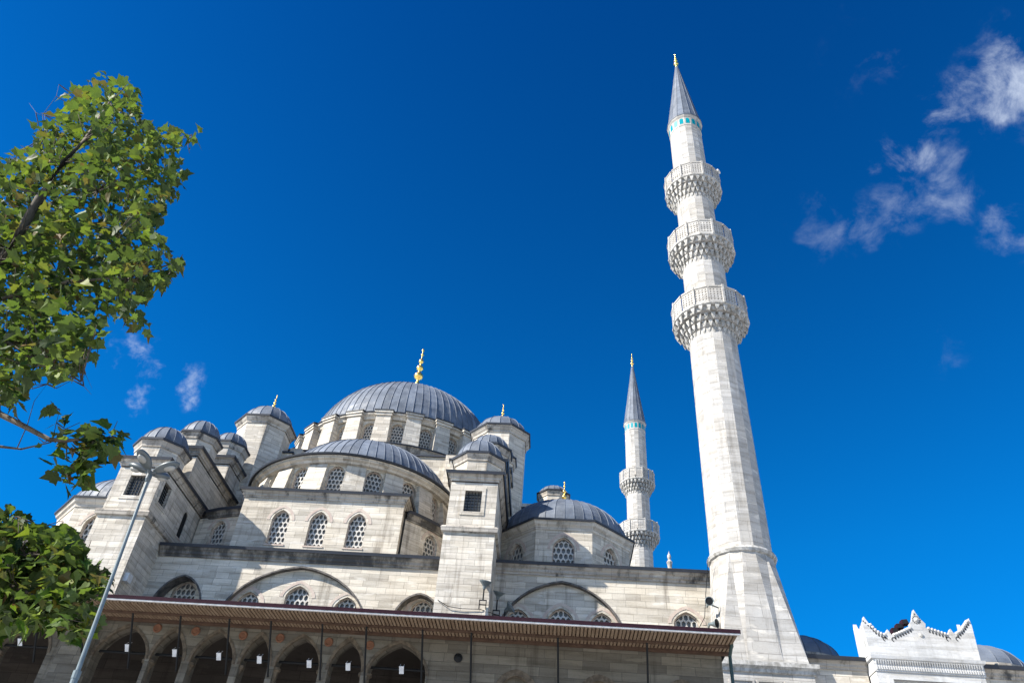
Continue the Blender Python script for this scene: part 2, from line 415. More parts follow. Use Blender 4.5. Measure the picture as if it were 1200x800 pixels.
WTYPES = {}
def wintype(key, w, hs, rise, s, hood=.1, hood_w=.13, depth=.26, k=.74):
    idT = lambda u, d, v: (u, d, v)
    ol = arch(w, hs, rise, k=k); fr = MB()
    inn = arch(w, hs, rise, z0=0, k=k, o=-.035); inn[0] = (inn[0][0], .035); inn[-1] = (inn[-1][0], .035)
    fr.ring(idT, ol, inn, .14, .21, True)
    if hood:
        a = arch(w, hs * .55, rise, z0=hs * .45, k=k, o=hood)[1:-1]; c = arch(w, hs * .55, rise, z0=hs * .45, k=k, o=hood + hood_w)[1:-1]
        fr.ring(idT, c, a, -.014, .01)
    fr.box(-w / 2 - .05, w / 2 + .05, -.03, .12, -.07, -.004)
    def halfw(z):
        a = w / 2
        if z <= hs: return a
        lo, hi = 0., 1.
        y = (z - hs) / rise
        for _ in range(22):
            m = (lo + hi) / 2
            if k * sqrt(1 - m * m) + (1 - k) * (1 - m) > y: lo = m
            else: hi = m
        return a * lo
    la = MB(); hex_lattice(la, halfw, hs + rise, s, .73, .17, .205)
    gl = MB(); gl.panel(lambda u, d, v: (u, .045 if key == 'slit' else .27, v), ol)
    WTYPES[key] = (w, hs, rise, k, .32, fr.mesh('window', ROSE_STONE), la.mesh('lattice', LATTICE), gl.mesh('pane', IRON if key == 'slit' else GLASS))  # slit gets a near-black sheet standing in for the shade inside the opening
wintype('tall', .80, 1.15, .50, .112)
wintype('wide', .95, 1.07, .58, .122)
wintype('drum', .74, 1.0, .36, .10, hood=0, k=.9)
wintype('semi', .78, 1.1, .38, .105, hood=0, k=.9)
wintype('low', 1.0, 1.75, .48, .118, k=.7)
wintype('lows', .92, 1.42, .46, .118, k=.7)
wintype('exedra', .80, 1.0, .44, .108)
wintype('slit', .44, .98, .27, .11, hood=0)
def hole(key, u, sill):
    w, hs, rise, k = WTYPES[key][:4]; return arch(w, hs, rise, z0=sill, x0=u, k=k)
def put_window(key, T, a, u, sill, parent):
    w = WTYPES[key]; p = T(u, 0, sill)
    o = child_at('window', w[5], parent, p, a)
    child_local('pane', w[7], o)
    if key != 'slit': child_local('lattice', w[6], o)
    return o
GR = None
def grille_window(T, a, u, z0, w, h, parent):
    fr = MB(); idT = lambda x, d, v: (x, d, v)
    fr.ring(idT, rect(-w / 2 - .15, w / 2 + .15, -.15, h + .15), rect(-w / 2, w / 2, 0, h), -.03, .02, True)
    g = MB()
    for i in range(1, 5): x = -w / 2 + w * i / 5; g.box(x - .013, x + .013, .07, .1, 0, h)
    for i in range(1, 7): z = h * i / 7; g.box(-w / 2, w / 2, .1, .125, z - .012, z + .012)
    pn = MB(); pn.quad((-w / 2, .2, 0), (w / 2, .2, 0), (w / 2, .2, h), (-w / 2, .2, h))
    o = child_at('window', fr.mesh('window', STONE_T), parent, T(u, 0, z0), a)
    child_local('grille', g.mesh('grille', IRON), o); child_local('pane', pn.mesh('pane', GLASS), o)

# ------------------------------------------------------------------ domes, cornices, finials
def dome(name, cx, cy, r, z0, rise, n, parent, squash=1.0, a0=None, a1=None, rib=.022, mat=None, phase=0., start=0.):
    m = 14; prof = [(r * cos(start + (pi / 2 - start) * i / m), z0 + rise * (sin(start + (pi / 2 - start) * i / m) - sin(start)) / (1 - sin(start))) for i in range(m + 1)]
    prof[-1] = (.001, prof[-1][1])
    b = MB(); b.lathe(cx, cy, prof, n, phase, a0, a1, sheets=True)
    angs = [phase + 2 * pi * i / n for i in range(n)] if a0 is None else [a0 + (a1 - a0) * i / n for i in range(n + 1)]
    for a in angs:      # rolled seams between the sheets
        pts = [(cx + (q + rib * .3) * sin(a), cy - (q + rib * .3) * cos(a), z) for q, z in prof[:-1]]
        b.tube(pts, [rib] * len(pts), 5)
    return b.build(name, mat or LEAD, parent)
def finial(x, y, z, h, parent, mat=None, stem=0.):
    s = h; prof = [(.05, 0), (.055, .06), (.035, .09), (.03, .14), (.085, .19), (.105, .24), (.085, .29), (.03, .33), (.03, .38), (.07, .42), (.08, .455), (.07, .49),
                   (.022, .52), (.022, .58), (.05, .61), (.057, .64), (.05, .67), (.018, .70), (.015, .78), (.035, .81), (.035, .83), (.012, .86), (.012, .90), (.03, .93), (.022, .97), (.001, 1.0)]
    b = MB(); b.lathe(x, y, ([(.17, z - stem)] if stem else []) + [(r * s * .95, z + q * s) for r, q in prof], 12)
    return b.build('finial', mat or GOLD, parent, True)
CORN = [(0, -.42), (.05, -.42), (.06, -.34), (.12, -.30), (.13, -.20), (.22, -.13), (.24, -.03), (.24, 0.0)]
def cornice_prof(z, s=1.0, out=1.0): return [(o * s * out, z + h * s) for o, h in CORN] + [(0, z)]
def lead_lip(mb, z, path, closed, out):
    mb.sweep([(-.05, z + .003), (out - .02, z + .003), (out + .05, z - .07), (out + .085, z + .055), (out - .02, z + .08), (-.05, z + .12)], path, closed)
def oct_turret(cx, cy, r_eave, z_eave, z0, parent, rise, fin=0., band=.34, mat=None, r_body=None, nseg=16, name='turret'):
    rb = r_body or r_eave * .84; ph = pi / 8
    t = MB(); t.lathe(cx, cy, [(rb, z0), (rb, z_eave - band)], 8, ph)
    o = t.build(name, mat or STONE_T, parent)
    c = MB(); c.lathe(cx, cy, [(rb - .02, z_eave - band), (rb + .05, z_eave - band), (rb + .06, z_eave - band * .7), ((rb + r_eave) / 2, z_eave - band * .5), (r_eave - .05, z_eave - .08), (r_eave - .05, z_eave - .004), (rb - .1, z_eave - .004)], 8, ph)
    c.build('cornice', STONE_DIRTY, o)
    e = MB(); e.lathe(cx, cy, [(rb - .1, z_eave), (r_eave, z_eave - .055), (r_eave + .02, z_eave + .04), (rb * .98, z_eave + .17), (rb - .1, z_eave + .12)], 8, ph)
    e.build('lead_edge', LEAD_DARK, o)
    dome('dome', cx, cy, rb * .99, z_eave + .10, rise, nseg, o, rib=.018, start=.1)
    if fin: finial(cx, cy, z_eave + .08 + rise, fin, o)
    return o

# ================================================================== SETTING
g = MB(); g.quad((-900, -900, 0), (900, -900, 0), (900, 900, 0), (-900, 900, 0))
tag(g.build('ground', PAVING), kind='structure')

# ================================================================== MOSQUE
XC = -10.5
mosque = thing('mosque', (XC, 44.6, 0), 'large pale stone mosque with grey lead domes, stepped buttress towers and latticed windows', 'mosque')

# ---- lower wall (plane y = 30), with blind arches
T30 = frame_T(0, 30.0, 0)
def lower_wall():
    b = MB(); holes = []; wins = []
    bays = [(-10.4, 3.0, 12.0, 2.42, .20, [(-10.38, 'low', 11.47), (-8.33, 'lows', 11.47), (-12.36, 'lows', 11.47)]),
            (.31, 2.5, 12.0, 2.38, .20, [(.29, 'low', 11.15), (1.91, 'lows', 11.40), (-1.41, 'lows', 11.38)]),
            (-15.2, 1.05, 12.35, 1.45, .55, [(-15.28, 'low', 11.56)]),
            (-5.36, 1.0, 12.35, 1.22, .42, [(-5.28, 'lows', 11.62)]),
            (-21.31, 2.5, 12.0, 2.38, .20, [(-21.31, 'low', 11.15), (-19.7, 'lows', 11.4), (-22.9, 'lows', 11.4)])]
    rim = MB()
    for xc, a, zs, rise, dep, ws in bays:
        h = arch(2 * a, zs - 9.0, rise, z0=9.0, x0=xc, n=22, k=.88); holes.append(h)
        b.reveal(T30, h, 0, dep)
        Td = frame_T(0, 30.0 + dep, 0)
        b.panel(Td, arch(2 * a + .1, zs - 9.0, rise + .05, z0=9.0, x0=xc, n=22, k=.88), [hole(k, u, s) for u, k, s in ws], .32)
        for u, k, s in ws: wins.append((k, Td, u, s))
        ring_o = arch(2 * a, zs - 9, rise, z0=9, x0=xc, n=22, k=.88, o=.035)[1:-1]; ring_i = arch(2 * a, zs - 9, rise, z0=9, x0=xc, n=22, k=.88, o=-.035)[1:-1]
        rim.ring(T30, ring_o, ring_i, -.03, dep - .02)
    holes.append(hole('low', 5.18, 11.2)); wins.append(('low', T30, 5.18, 11.2))
    tri_out = rect(-26, 6.35, 0, 14.62)
    # reveal strips were added above, so use depth only for the free window
    loops = holes[:-1]
    b.panel(T30, tri_out, loops + [holes[-1]], .32)
    b.box(-26, 6.35, 31.4, 58.5, 0, 14.6)
    w = b.build('wall', STONE, mosque)
    rim.build('arch_moulding', DARK_RIM, w)
    for k, T, u, s in wins: put_window(k, T, 0, u, s, mosque)
    for p, mt in (([(-26, 30), (-18.6, 30)], STONE_DIRTY), ([(-16.6, 30), (-4.5, 30)], STONE_CRUST), ([(-2.45, 30), (6.35, 30), (6.35, 40)], STONE_DIRTY)):
        c = MB(); c.sweep(cornice_prof(15.0), p); co = c.build('cornice', mt, mosque)
        e = MB(); lead_lip(e, 15.0, p, False, .24); e.build('lead_edge', LEAD_DARK, co)
    r = MB(); r.box(-26, 6.3, 29.97, 58.5, 15.01, 15.06); r.build('roof', LEAD, mosque)
lower_wall()

# ---- upper wall with three windows (plane y = 31)
def upper_wall():
    T = frame_T(0, 31.0, 0); b = MB()
    hs = [('tall', -12.28, 15.82), ('tall', -10.55, 15.82), ('tall', -8.80, 15.82)]
    b.panel(T, rect(-14.22, -6.85, 15.0, 18.0), [hole(k, u, s) for k, u, s in hs], .32)
    for x, a in ((-14.22, -pi / 2), (-6.85, pi / 2)):
        b.panel(frame_T(x, 33.0, a), rect(-2.0, 2.0, 15.0, 18.0))
    b.quad((-14.22, 31, 18.0), (-6.85, 31, 18.0), (-6.85, 35, 18.0), (-14.22, 35, 18.0))
    b.build('wall', STONE, mosque)
    for k, u, s in hs: put_window(k, T, 0, u, s, mosque)
    path = [(-14.22, 33.0), (-14.22, 31), (-6.85, 31), (-6.85, 33.0)]
    c = MB(); c.sweep(cornice_prof(18.36, .85), path); o = c.build('cornice', STONE_DIRTY, mosque)
    e = MB(); lead_lip(e, 18.36, path, False, .205); e.box(-14.2, -6.87, 31.02, 33.5, 18.37, 18.44); e.build('lead_edge', LEAD_DARK, o)
upper_wall()

# ---- polygonal drum: bays with windows between piers
def drum(cx, cy, Rw, z0, z1, step, angs, key, sill, parent, mat, win_angs=None, depth=.32, name='drum'):
    b = MB(); w = 2 * Rw * math.tan(step / 2)
    out = []
    for a in angs:
        T = frame_T(cx + Rw * sin(a), cy - Rw * cos(a), a)
        has = key and (win_angs is None or a in win_angs)
        b.panel(T, rect(-w / 2 - .002, w / 2 + .002, z0, z1), [hole(key, 0, sill)] if has else [], depth)
        if has: out.append((T, a))
    o = b.build(name, mat, parent)
    for T, a in out: put_window(key, T, a, 0, sill, parent)
    return o

# ---- base drum below the semi-dome
SY = 36.25
def semi_dome():
    for sg in (-1, 1):
        angs = [R(sg * d) for d in (52, 65, 78)]
        if sg < 0:
            a = R(-17); T = frame_T(-15.45, 32.02, a); q = MB(); q.panel(T, rect(-1.25, 1.25, 15, 17.5), [hole('exedra', .0, 15.85)], .3)
            dr = q.build('exedra', STONE, mosque); put_window('exedra', T, a, 0, 15.85, dr); continue
        dr = drum(XC, SY, 6.15, 15.0, 17.5, R(13), angs, 'exedra', 15.85, mosque, STONE, win_angs=[angs[0]], name='exedra')
        q = MB(); a = R(sg * 41.6); q.panel(frame_T(XC + 6.17 * sin(a), SY - 6.17 * cos(a), a), rect(-.47, .44, 15, 17.5) if sg > 0 else rect(-.44, .47, 15, 17.5)); q.build('wall', STONE, dr)
    pa = [(-16.75, 33.4), (-16.55, 32.75), (-16.2, 32.3), (-15.5, 31.98), (-14.1, 31.6)]
    pb = [(XC + 6.2 * sin(R(d)), SY - 6.2 * cos(R(d))) for d in [37.5, 42, 48, 54, 60, 66, 72, 78, 84, 90]]
    for pth, a0, a1 in ((pa, -pi / 2, -.625), (pb, .625, pi / 2)):
        c = MB(); c.sweep(cornice_prof(17.75, .8), pth); o = c.build('cornice', STONE_CRUST, mosque)
        e = MB(); lead_lip(e, 17.75, pth, False, .19); e.lathe(XC, SY, [(6.25, 17.8), (5.0, 18.3)], 12, 0, a0, a1)
        e.build('lead_edge', LEAD_DARK, o)
    # the window drum
    st = R(20.5); wa = [R(1.5) + st * k for k in range(-4, 5)]
    d = drum(XC, SY, 5.02, 17.9, 20.15, st, wa, 'semi', 18.50, mosque, STONE)
    for k in range(-5, 5):
        a = R(1.5) + st * (k + .5)
        if abs(a) > pi / 2: continue
        T = frame_T(XC + 5.02 * sin(a), SY - 5.02 * cos(a), a); p = MB(); zb = 18.42 if abs(a) < .72 else 17.85; pj = .40 if abs(a) < .72 else .5
        p.frustum([T(-.50, -pj, zb), T(.50, -pj, zb), T(.50, .2, zb), T(-.50, .2, zb)], [T(-.45, -.13, 19.98), T(.45, -.13, 19.98), T(.45, .2, 19.98), T(-.45, .2, 19.98)])
        p.build('pier', STONE, d)
    c = MB(); c.lathe(XC, SY, [(5.0, 20.02), (5.25, 20.04), (5.3, 20.12), (5.44, 20.18), (5.48, 20.31), (5.0, 20.31)], 48, 0, -pi / 2 - .2, pi / 2 + .2); o = c.build('cornice', STONE_T, mosque)
    e = MB(); e.lathe(XC, SY, [(5.0, 20.32), (5.60, 20.30), (5.63, 20.37), (5.42, 20.47)], 48, 0, -pi / 2 - .2, pi / 2 + .2); e.build('lead_edge', LEAD_DARK, o)
    e = MB(); e.lathe(XC, SY, [(5.5, 20.43), (4.0, 20.5)], 48, 0, -pi / 2 - .2, pi / 2 + .2); e.build('dome_skirt', LEAD, mosque)
    dome('semi_dome', XC, 37.4, 4.95, 20.42, 3.9, 40, mosque, a0=-pi / 2 - .35, a1=pi / 2 + .35, rib=.024)
semi_dome()

# ---- main dome
MY = 44.7
def main_dome():
    base = MB(); base.box(XC - 6.9, XC + 6.9, 38.2, 51.2, 15, 23.6); base.box(XC - 5.6, XC + 5.6, 37.7, 51.6, 15, 24.6)
    base.lathe(XC, MY, [(7.15, 22), (7.15, 25.1)], 48)
    base.build('wall', STONE, mosque)
    st = MB()       # stepped shoulders under the drum
    for sx in (-1, 1):
        st.box(XC + sx * 5.2 - .7, XC + sx * 5.2 + .7, 36.8, 39, 22.5, 23.9); st.box(XC + sx * 6.0 - .6, XC + sx * 6.0 + .6, 36.6, 38.6, 22, 23.1)
        st.box(XC + sx * 4.5 - .35, XC + sx * 4.5 + .35, 37.2, 39, 22, 24.5)
    st.build('shoulder', STONE_T, mosque)
    sl = MB()
    for sx in (-1, 1):
        sl.box(XC + sx * 5.2 - .78, XC + sx * 5.2 + .78, 36.7, 39, 23.9, 24.0); sl.box(XC + sx * 6.0 - .68, XC + sx * 6.0 + .68, 36.5, 38.6, 23.1, 23.2)
    sl.box(XC - 7.0, XC + 7.0, 38.1, 51.3, 23.6, 23.7); sl.box(XC - 5.7, XC + 5.7, 37.6, 51.7, 24.6, 24.7)
    sl.build('shoulder_roof', LEAD_DARK, mosque)
    c = MB(); c.lathe(XC, MY, [(7.1, 24.86), (7.25, 24.9), (7.3, 25.12), (7.38, 25.2), (6.6, 25.2)], 48); o = c.build('cornice', STONE_DIRTY, mosque)
    e = MB(); e.lathe(XC, MY, [(7.0, 25.2), (7.42, 25.19), (7.44, 25.26), (6.6, 25.45)], 48); e.build('lead_edge', LEAD_DARK, o)
    st_ = R(15); wa = [R(-7.5) + st_ * k for k in range(-6, 8)]; allw = [R(7.5) + st_ * k for k in range(24)]
    d = drum(XC, MY, 6.6, 25.2, 27.35, st_, allw, 'drum', 25.72, mosque, STONE, win_angs=[a for a in allw if cos(a) > -.2])
    for k in range(24):
        a = st_ * k; T = frame_T(XC + 6.6 * sin(a), MY - 6.6 * cos(a), a); p = MB()
        p.frustum([T(-.50, -.52, 25.2), T(.50, -.52, 25.2), T(.50, .2, 25.2), T(-.50, .2, 25.2)], [T(-.44, -.45, 27.32), T(.44, -.45, 27.32), T(.44, .2, 27.32), T(-.44, .2, 27.32)])
        p.box(-.50, .50, -.52, .25, 27.32, 27.48, T); p.box(-.55, .55, -.58, .25, 27.48, 27.62, T)
        o = p.build('pier', STONE_T, d)
        q = MB(); q.box(-.59, .59, -.62, .5, 27.622, 27.68, T)
        q.add([T(-.59, -.62, 27.68), T(.59, -.62, 27.68), T(.5, .5, 28.0), T(-.5, .5, 28.0)], [(0, 1, 2, 3)]); q.build('cap', LEAD_DARK, o)
    c = MB(); c.lathe(XC, MY, [(6.5, 27.2), (6.78, 27.25), (6.82, 27.4), (6.95, 27.5), (6.95, 27.62), (6.4, 27.62)], 48); o = c.build('cornice', STONE_T, mosque)
    e = MB(); e.lathe(XC, MY, [(6.4, 27.63), (7.0, 27.62), (7.02, 27.68), (6.7, 27.8)], 48); e.build('lead_edge', LEAD_DARK, o)
    dm = dome('main_dome', XC, MY, 6.3, 27.75, 5.70, 80, mosque, rib=.028)
    finial(XC, MY, 34.85, 3.5, dm, stem=1.8)
main_dome()

# ---- big octagonal turrets beside the dome
oct_turret(-16.95, 36.86, 1.78, 25.40, 15.2, mosque, 1.32, fin=1.15, band=.42, r_body=1.50, mat=STONE_T)
oct_turret(-3.28, 36.40, 1.80, 25.12, 15.2, mosque, 1.18, fin=1.2, band=.42, r_body=1.52, mat=STONE_T)
oct_turret(-16.95, 52.6, 1.78, 25.40, 15.2, mosque, 1.45, fin=1.35, band=.42, r_body=1.50, mat=STONE_T)
oct_turret(-3.6, 52.6, 1.80, 25.12, 15.2, mosque, 1.45, fin=1.35, band=.42, r_body=1.52, mat=STONE_T)

# ---- stepped buttress towers
def buttress(xb, side_holes):
    w = 1.02; b = MB()
    sq = (-.35, .35, 16.28, 17.22)
    Tf = frame_T(xb, 28.0, 0); Tr = frame_T(xb + w, 30.5, pi / 2)
    b.panel(Tf, rect(-w, w, 0, 15.35))
    b.panel(Tr, rect(-2.5, 2.5, 0, 15.35)); b.panel(frame_T(xb - w, 30.5, -pi / 2), rect(-2.5, 2.5, 0, 15.35))
    w2 = .97; Tf2 = frame_T(xb, 28.05, 0); Tr2 = frame_T(xb + w2, 30.5, pi / 2)
    holes = [rect(-2.05, -1.35, 16.28, 17.22), hole('slit', .65, 15.95)] if side_holes else []
    b.panel(Tf2, rect(-w2, w2, 15.35, 17.6), [rect(*sq)], .22)
    b.panel(Tr2, rect(-2.45, 4.4, 15.35, 17.6), holes, .32); b.panel(frame_T(xb - w2, 30.5, -pi / 2), rect(-4.4, 2.45, 15.35, 17.6))
    b.box(xb - .9, xb + .9, 30.3, 36.0, 17.45, 19.6); b.box(xb - .86, xb + .86, 33.7, 37.0, 17.45, 21.2)
    b.quad((xb - w2, 28.05, 17.6), (xb + w2, 28.05, 17.6), (xb + w2, 35.2, 17.6), (xb - w2, 35.2, 17.6))
    o = b.build('buttress_tower', STONE_T, mosque)
    grille_window(Tf2, 0, 0, 16.28, .7, .94, o)
    if side_holes:
        grille_window(Tr2, pi / 2, -1.7, 16.28, .7, .94, o); put_window('slit', Tr2, pi / 2, .65, 15.95, o)
    c = MB(); c.sweep([(-.06, 15.30), (.10, 15.36), (.13, 15.52), (.06, 15.60), (-.06, 15.64)], [(xb - w, 33), (xb - w, 28), (xb + w, 28), (xb + w, 31.2)]); c.build('band', STONE_DIRTY, o)
    c = MB(); e = MB()
    for (hw, y0, y1, z) in ((w2, 28.05, 35.2, 17.98), (.9, 30.3, 36, 19.98), (.86, 33.7, 37, 21.58)):
        path = [(xb - hw, y1), (xb - hw, y0), (xb + hw, y0), (xb + hw, y1)]
        c.sweep(cornice_prof(z, .78), path); lead_lip(e, z, path, False, .19); e.box(xb - hw, xb + hw, y0, y1, z, z + .11)
    k = c.build('cornice', STONE_DIRTY, o); e.build('lead_edge', LEAD_DARK, k)
    return o
for xb, sgn in ((-17.68, True), (-3.43, False)):
    buttress(xb, sgn)
    oct_turret(xb + .02, 28.95, 1.27, 18.95, 17.9, mosque, 1.05)
    oct_turret(xb + .15, 31.35, 1.15, 21.02, 19.9, mosque, 1.0 if sgn else .85)
    oct_turret(xb + .25, 34.35, 1.10, 22.45, 21.5, mosque, .85)

# ---- corner domes
def corner_dome(cx, wins):
    cy = 34.0; ap = 3.22 * cos(pi / 8)
    angs = [R(45 * k) for k in range(8)]
    d = drum(cx, cy, ap, 15.0, 17.2, R(45), angs, 'wide', 15.18, mosque, STONE, win_angs=[angs[k] for k in wins])
    c = MB(); ph = pi / 8
    c.lathe(cx, cy, [(3.18, 17.11), (3.26, 17.13), (3.28, 17.27), (3.38, 17.35), (3.46, 17.52), (2.9, 17.53)], 8, ph); o = c.build('cornice', STONE_T, d)
    e = MB(); e.lathe(cx, cy, [(2.9, 17.54), (3.51, 17.50), (3.53, 17.58), (3.1, 17.78)], 8, ph); e.build('lead_edge', LEAD_DARK, o)
    dm = dome('corner_dome', cx, cy, 3.06, 17.63, 2.08, 44, mosque, rib=.018)
    finial(cx, cy, 19.65, 1.65, dm)
corner_dome(.34, (0, 1, 7))
corner_dome(-20.68, (0, 1, 7))
oct_turret(-.25, 44.2, 1.15, 25.95, 20, mosque, .6, mat=STONE_T)
b = MB(); b.box(-4.0, 1.0, 43.2, 46, 15, 24.9); b.build('buttress_tower', STONE_T, mosque)
b = MB(); b.box(-2.6, .2, 36.6, 37.6, 15, 21.0); o = b.build('buttress_tower', STONE_T, mosque)
b = MB(); b.box(-2.7, .3, 36.5, 37.7, 21.0, 21.12); b.build('lead_edge', LEAD_DARK, o)
b = MB(); b.lathe(5.6, 36, [(.16, 15.0), (.16, 17.7), (.20, 17.75), (.10, 17.9), (.12, 18.1), (.15, 18.2), (.06, 18.32), (.09, 18.45), (.09, 18.55), (.03, 18.65), (.001, 18.8)], 10); b.build('pinnacle', MARBLE_CARVED, mosque)
# small grey service box on the left tower's shaded flank
b = MB(); b.box(-16.66, -16.48, 28.15, 28.5, 12.72, 13.05); b.build('junction_box', HORN, mosque)

# ================================================================== MINARETS
def minaret(x, y):
    t = thing('minaret', (x, y, 0), 'large white stone minaret with three carved balconies, left of the courtyard gateway', 'minaret', 'minarets of the mosque')
    NS = 16; ph = pi / NS
    b = MB(); b.box(x - 1.5, x + 1.5, y - 1.5, y + 1.5, 0, 10.25)
    for i in (-.95, -.05, .85):
        b.ring(frame_T(x, y - 1.5, 0), rect(i - .36, i + .46, 7.5, 10.0), rect(i - .30, i + .40, 7.55, 9.94), -.04, .02, True)
    b.build('pedestal', MARBLE, t)
    c = MB(); path = [(x - 1.5, y + 1.5), (x - 1.5, y - 1.5), (x + 1.5, y - 1.5), (x + 1.5, y + 1.5)]
    c.sweep([(-.1, 10.2), (.06, 10.24), (.08, 10.34), (.17, 10.42), (.18, 10.55), (-.1, 10.62)], path, True); c.build('cornice', MARBLE_CARVED, t)
    # foot: folded facets from the square up to sixteen sides
    f = MB(); n = 16; sq = []; top = []
    for i in range(n):
        a = 2 * pi * i / n + pi / 4
        dx, dy = sin(a), -cos(a); k = 1.44 / max(abs(dx), abs(dy)); sq.append((x + dx * k, y + dy * k, 10.56))
        top.append((x + 1.2 * sin(a + ph), y - 1.2 * cos(a + ph), 14.72))
    fs = []
    for i in range(n):
        j = (i + 1) % n; fs += [(i, j, n + i), (j, n + j, n + i)]
    f.add(sq + top, fs); f.build('foot', MARBLE, t)
    c = MB(); c.lathe(x, y, [(1.18, 14.66), (1.26, 14.70), (1.31, 14.80), (1.26, 14.9), (1.15, 14.94)], NS * 2, ph); c.build('collar', MARBLE_CARVED, t)
    s = MB(); s.lathe(x, y, [(1.17, 14.85), (1.085, 26.2), (1.05, 27.0), (1.045, 30.8), (1.0, 31.8), (.99, 35.8), (.955, 36.8), (.935, 43.0)], NS, ph); s.build('shaft', MARBLE, t)
    for zb, rr, rs in ((26.80, 1.80, 1.085), (31.65, 1.70, 1.04), (36.70, 1.56, .985)):
        bal = MB(); bal.lathe(x, y, [(rs - .02, zb - .12), (rr - .06, zb - .1), (rr + .02, zb - .06), (rr + .03, zb), (rs - .02, zb + .02)], NS, ph)
        # stalactite corbels in tiers
        tiers = 4
        for ti in range(tiers):
            q = ti / (tiers - 1); ro = rr - .05 - (rr - rs - .10) * q ** .8; zt = zb - .1 - .30 * ti; cnt = 28
            bal.lathe(x, y, [(rs - .02, zt - .26), (ro - .14, zt - .2), (ro - .10, zt - .02), (rs - .02, zt)], NS, ph)
            for i in range(cnt):
                a = 2 * pi * (i + .5 * (ti % 2)) / cnt; T = frame_T(x + ro * sin(a), y - ro * cos(a), a); wd = .105 - .02 * q
                zt2 = zt + .02
                bal.add([T(-wd, .0, zt2), T(wd, .0, zt2), T(wd, .2, zt2), T(-wd, .2, zt2),
                         T(-wd * .8, .01, zt2 - .14), T(wd * .8, .01, zt2 - .14), T(wd * .8, .2, zt2 - .14), T(-wd * .8, .2, zt2 - .14),
                         T(0, .07, zt2 - (.36 if i % 2 else .28))],
                        [(0, 1, 2, 3), (0, 4, 5, 1), (1, 5, 6, 2), (3, 7, 4, 0), (4, 8, 5), (5, 8, 6), (7, 8, 4), (6, 8, 7)])
        bo = bal.build('balcony', MARBLE_CARVED, t)
        rl = MB(); ra = rr * cos(pi / NS); hw = rr * sin(pi / NS)
        for i in range(NS):
            a = 2 * pi * i / NS; T = frame_T(x + ra * sin(a), y - ra * cos(a), a); hgt = 1.02
            u0, u1 = -hw + .035, hw - .035; nu, nv = 4, 5; outer = rect(u0, u1, zb, zb + hgt); hl = []
            for iu in range(nu):
                for iv in range(nv):
                    cu = u0 + (u1 - u0) * (iu + .5) / nu; cv = zb + .12 + (hgt - .26) * (iv + .5) / nv; e = .038
                    hl.append([(cu - e, cv), (cu, cv + e * 1.5), (cu + e, cv), (cu, cv - e * 1.5)])
            rl.panel(T, outer, hl, .07)
            rl.box(u0, u1, -.03, .1, zb + hgt - .05, zb + hgt + .04, T)
            a2 = a + pi / NS; T2 = frame_T(x + rr * sin(a2), y - rr * cos(a2), a2)
            if i % 2 == 0: rl.box(-.05, .05, -.05, .1, zb, zb + hgt + .1, T2)
        rl.build('railing', MARBLE, bo)
    tb = MB(); tb.lathe(x, y, [(.93, 42.15), (.965, 42.2), (.965, 42.95), (1.02, 43.05), (1.06, 43.16), (.9, 43.18)], NS, ph); tb.build('tile_band', MARBLE, t)
    tl = MB()
    for i in range(NS):
        a = 2 * pi * i / NS; T = frame_T(x + .965 * cos(pi / NS) * sin(a), y - .965 * cos(pi / NS) * cos(a), a)
        tl.panel(lambda u, d, v: T(u, -.012, v), arch(.22, .42, .12, z0=42.36)); tl.reveal(T, arch(.22, .42, .12, z0=42.36), -.012, .02)
    tl.build('tile', TILE, t)
    c = MB(); c.lathe(x, y, [(1.03, 43.19), (.62, 46.2), (.09, 50.3)], 16, ph, sheets=True)
    for i in range(16):
        a = ph + 2 * pi * i / 16; c.tube([(x + 1.035 * sin(a), y - 1.035 * cos(a), 43.19), (x + .625 * sin(a), y - .625 * cos(a), 46.2), (x + .09 * sin(a), y - .09 * cos(a), 50.3)], [.018, .015, .01], 5)
    c.lathe(x, y, [(1.0, 43.17), (1.08, 43.17), (1.08, 43.25), (1.0, 43.27)], 16, ph)
    c.build('spire', LEAD, t)
    finial(x, y, 50.25, 1.75, t)
    return t
m1 = minaret(7.14, 28.2)
m2 = copy_tree(m1); m2.location = (7.1, 61.0, 0)
m2['label'] = 'more distant white minaret rising behind the roof right of the small corner dome'
b = MB(); b.lathe(0, 0, [(.03, 0), (.05, .1), (.16, .42), (.17, .42), (.06, .12), (.03, .02)], 12)
hs = obj('loudspeaker', b.mesh('loudspeaker', HORN, True)); hs.location = (8.25, 27.7, 37.9); hs.rotation_euler = (R(60), 0, R(70))
hs.parent = m1; hs.matrix_parent_inverse = world_m(m1).inverted()

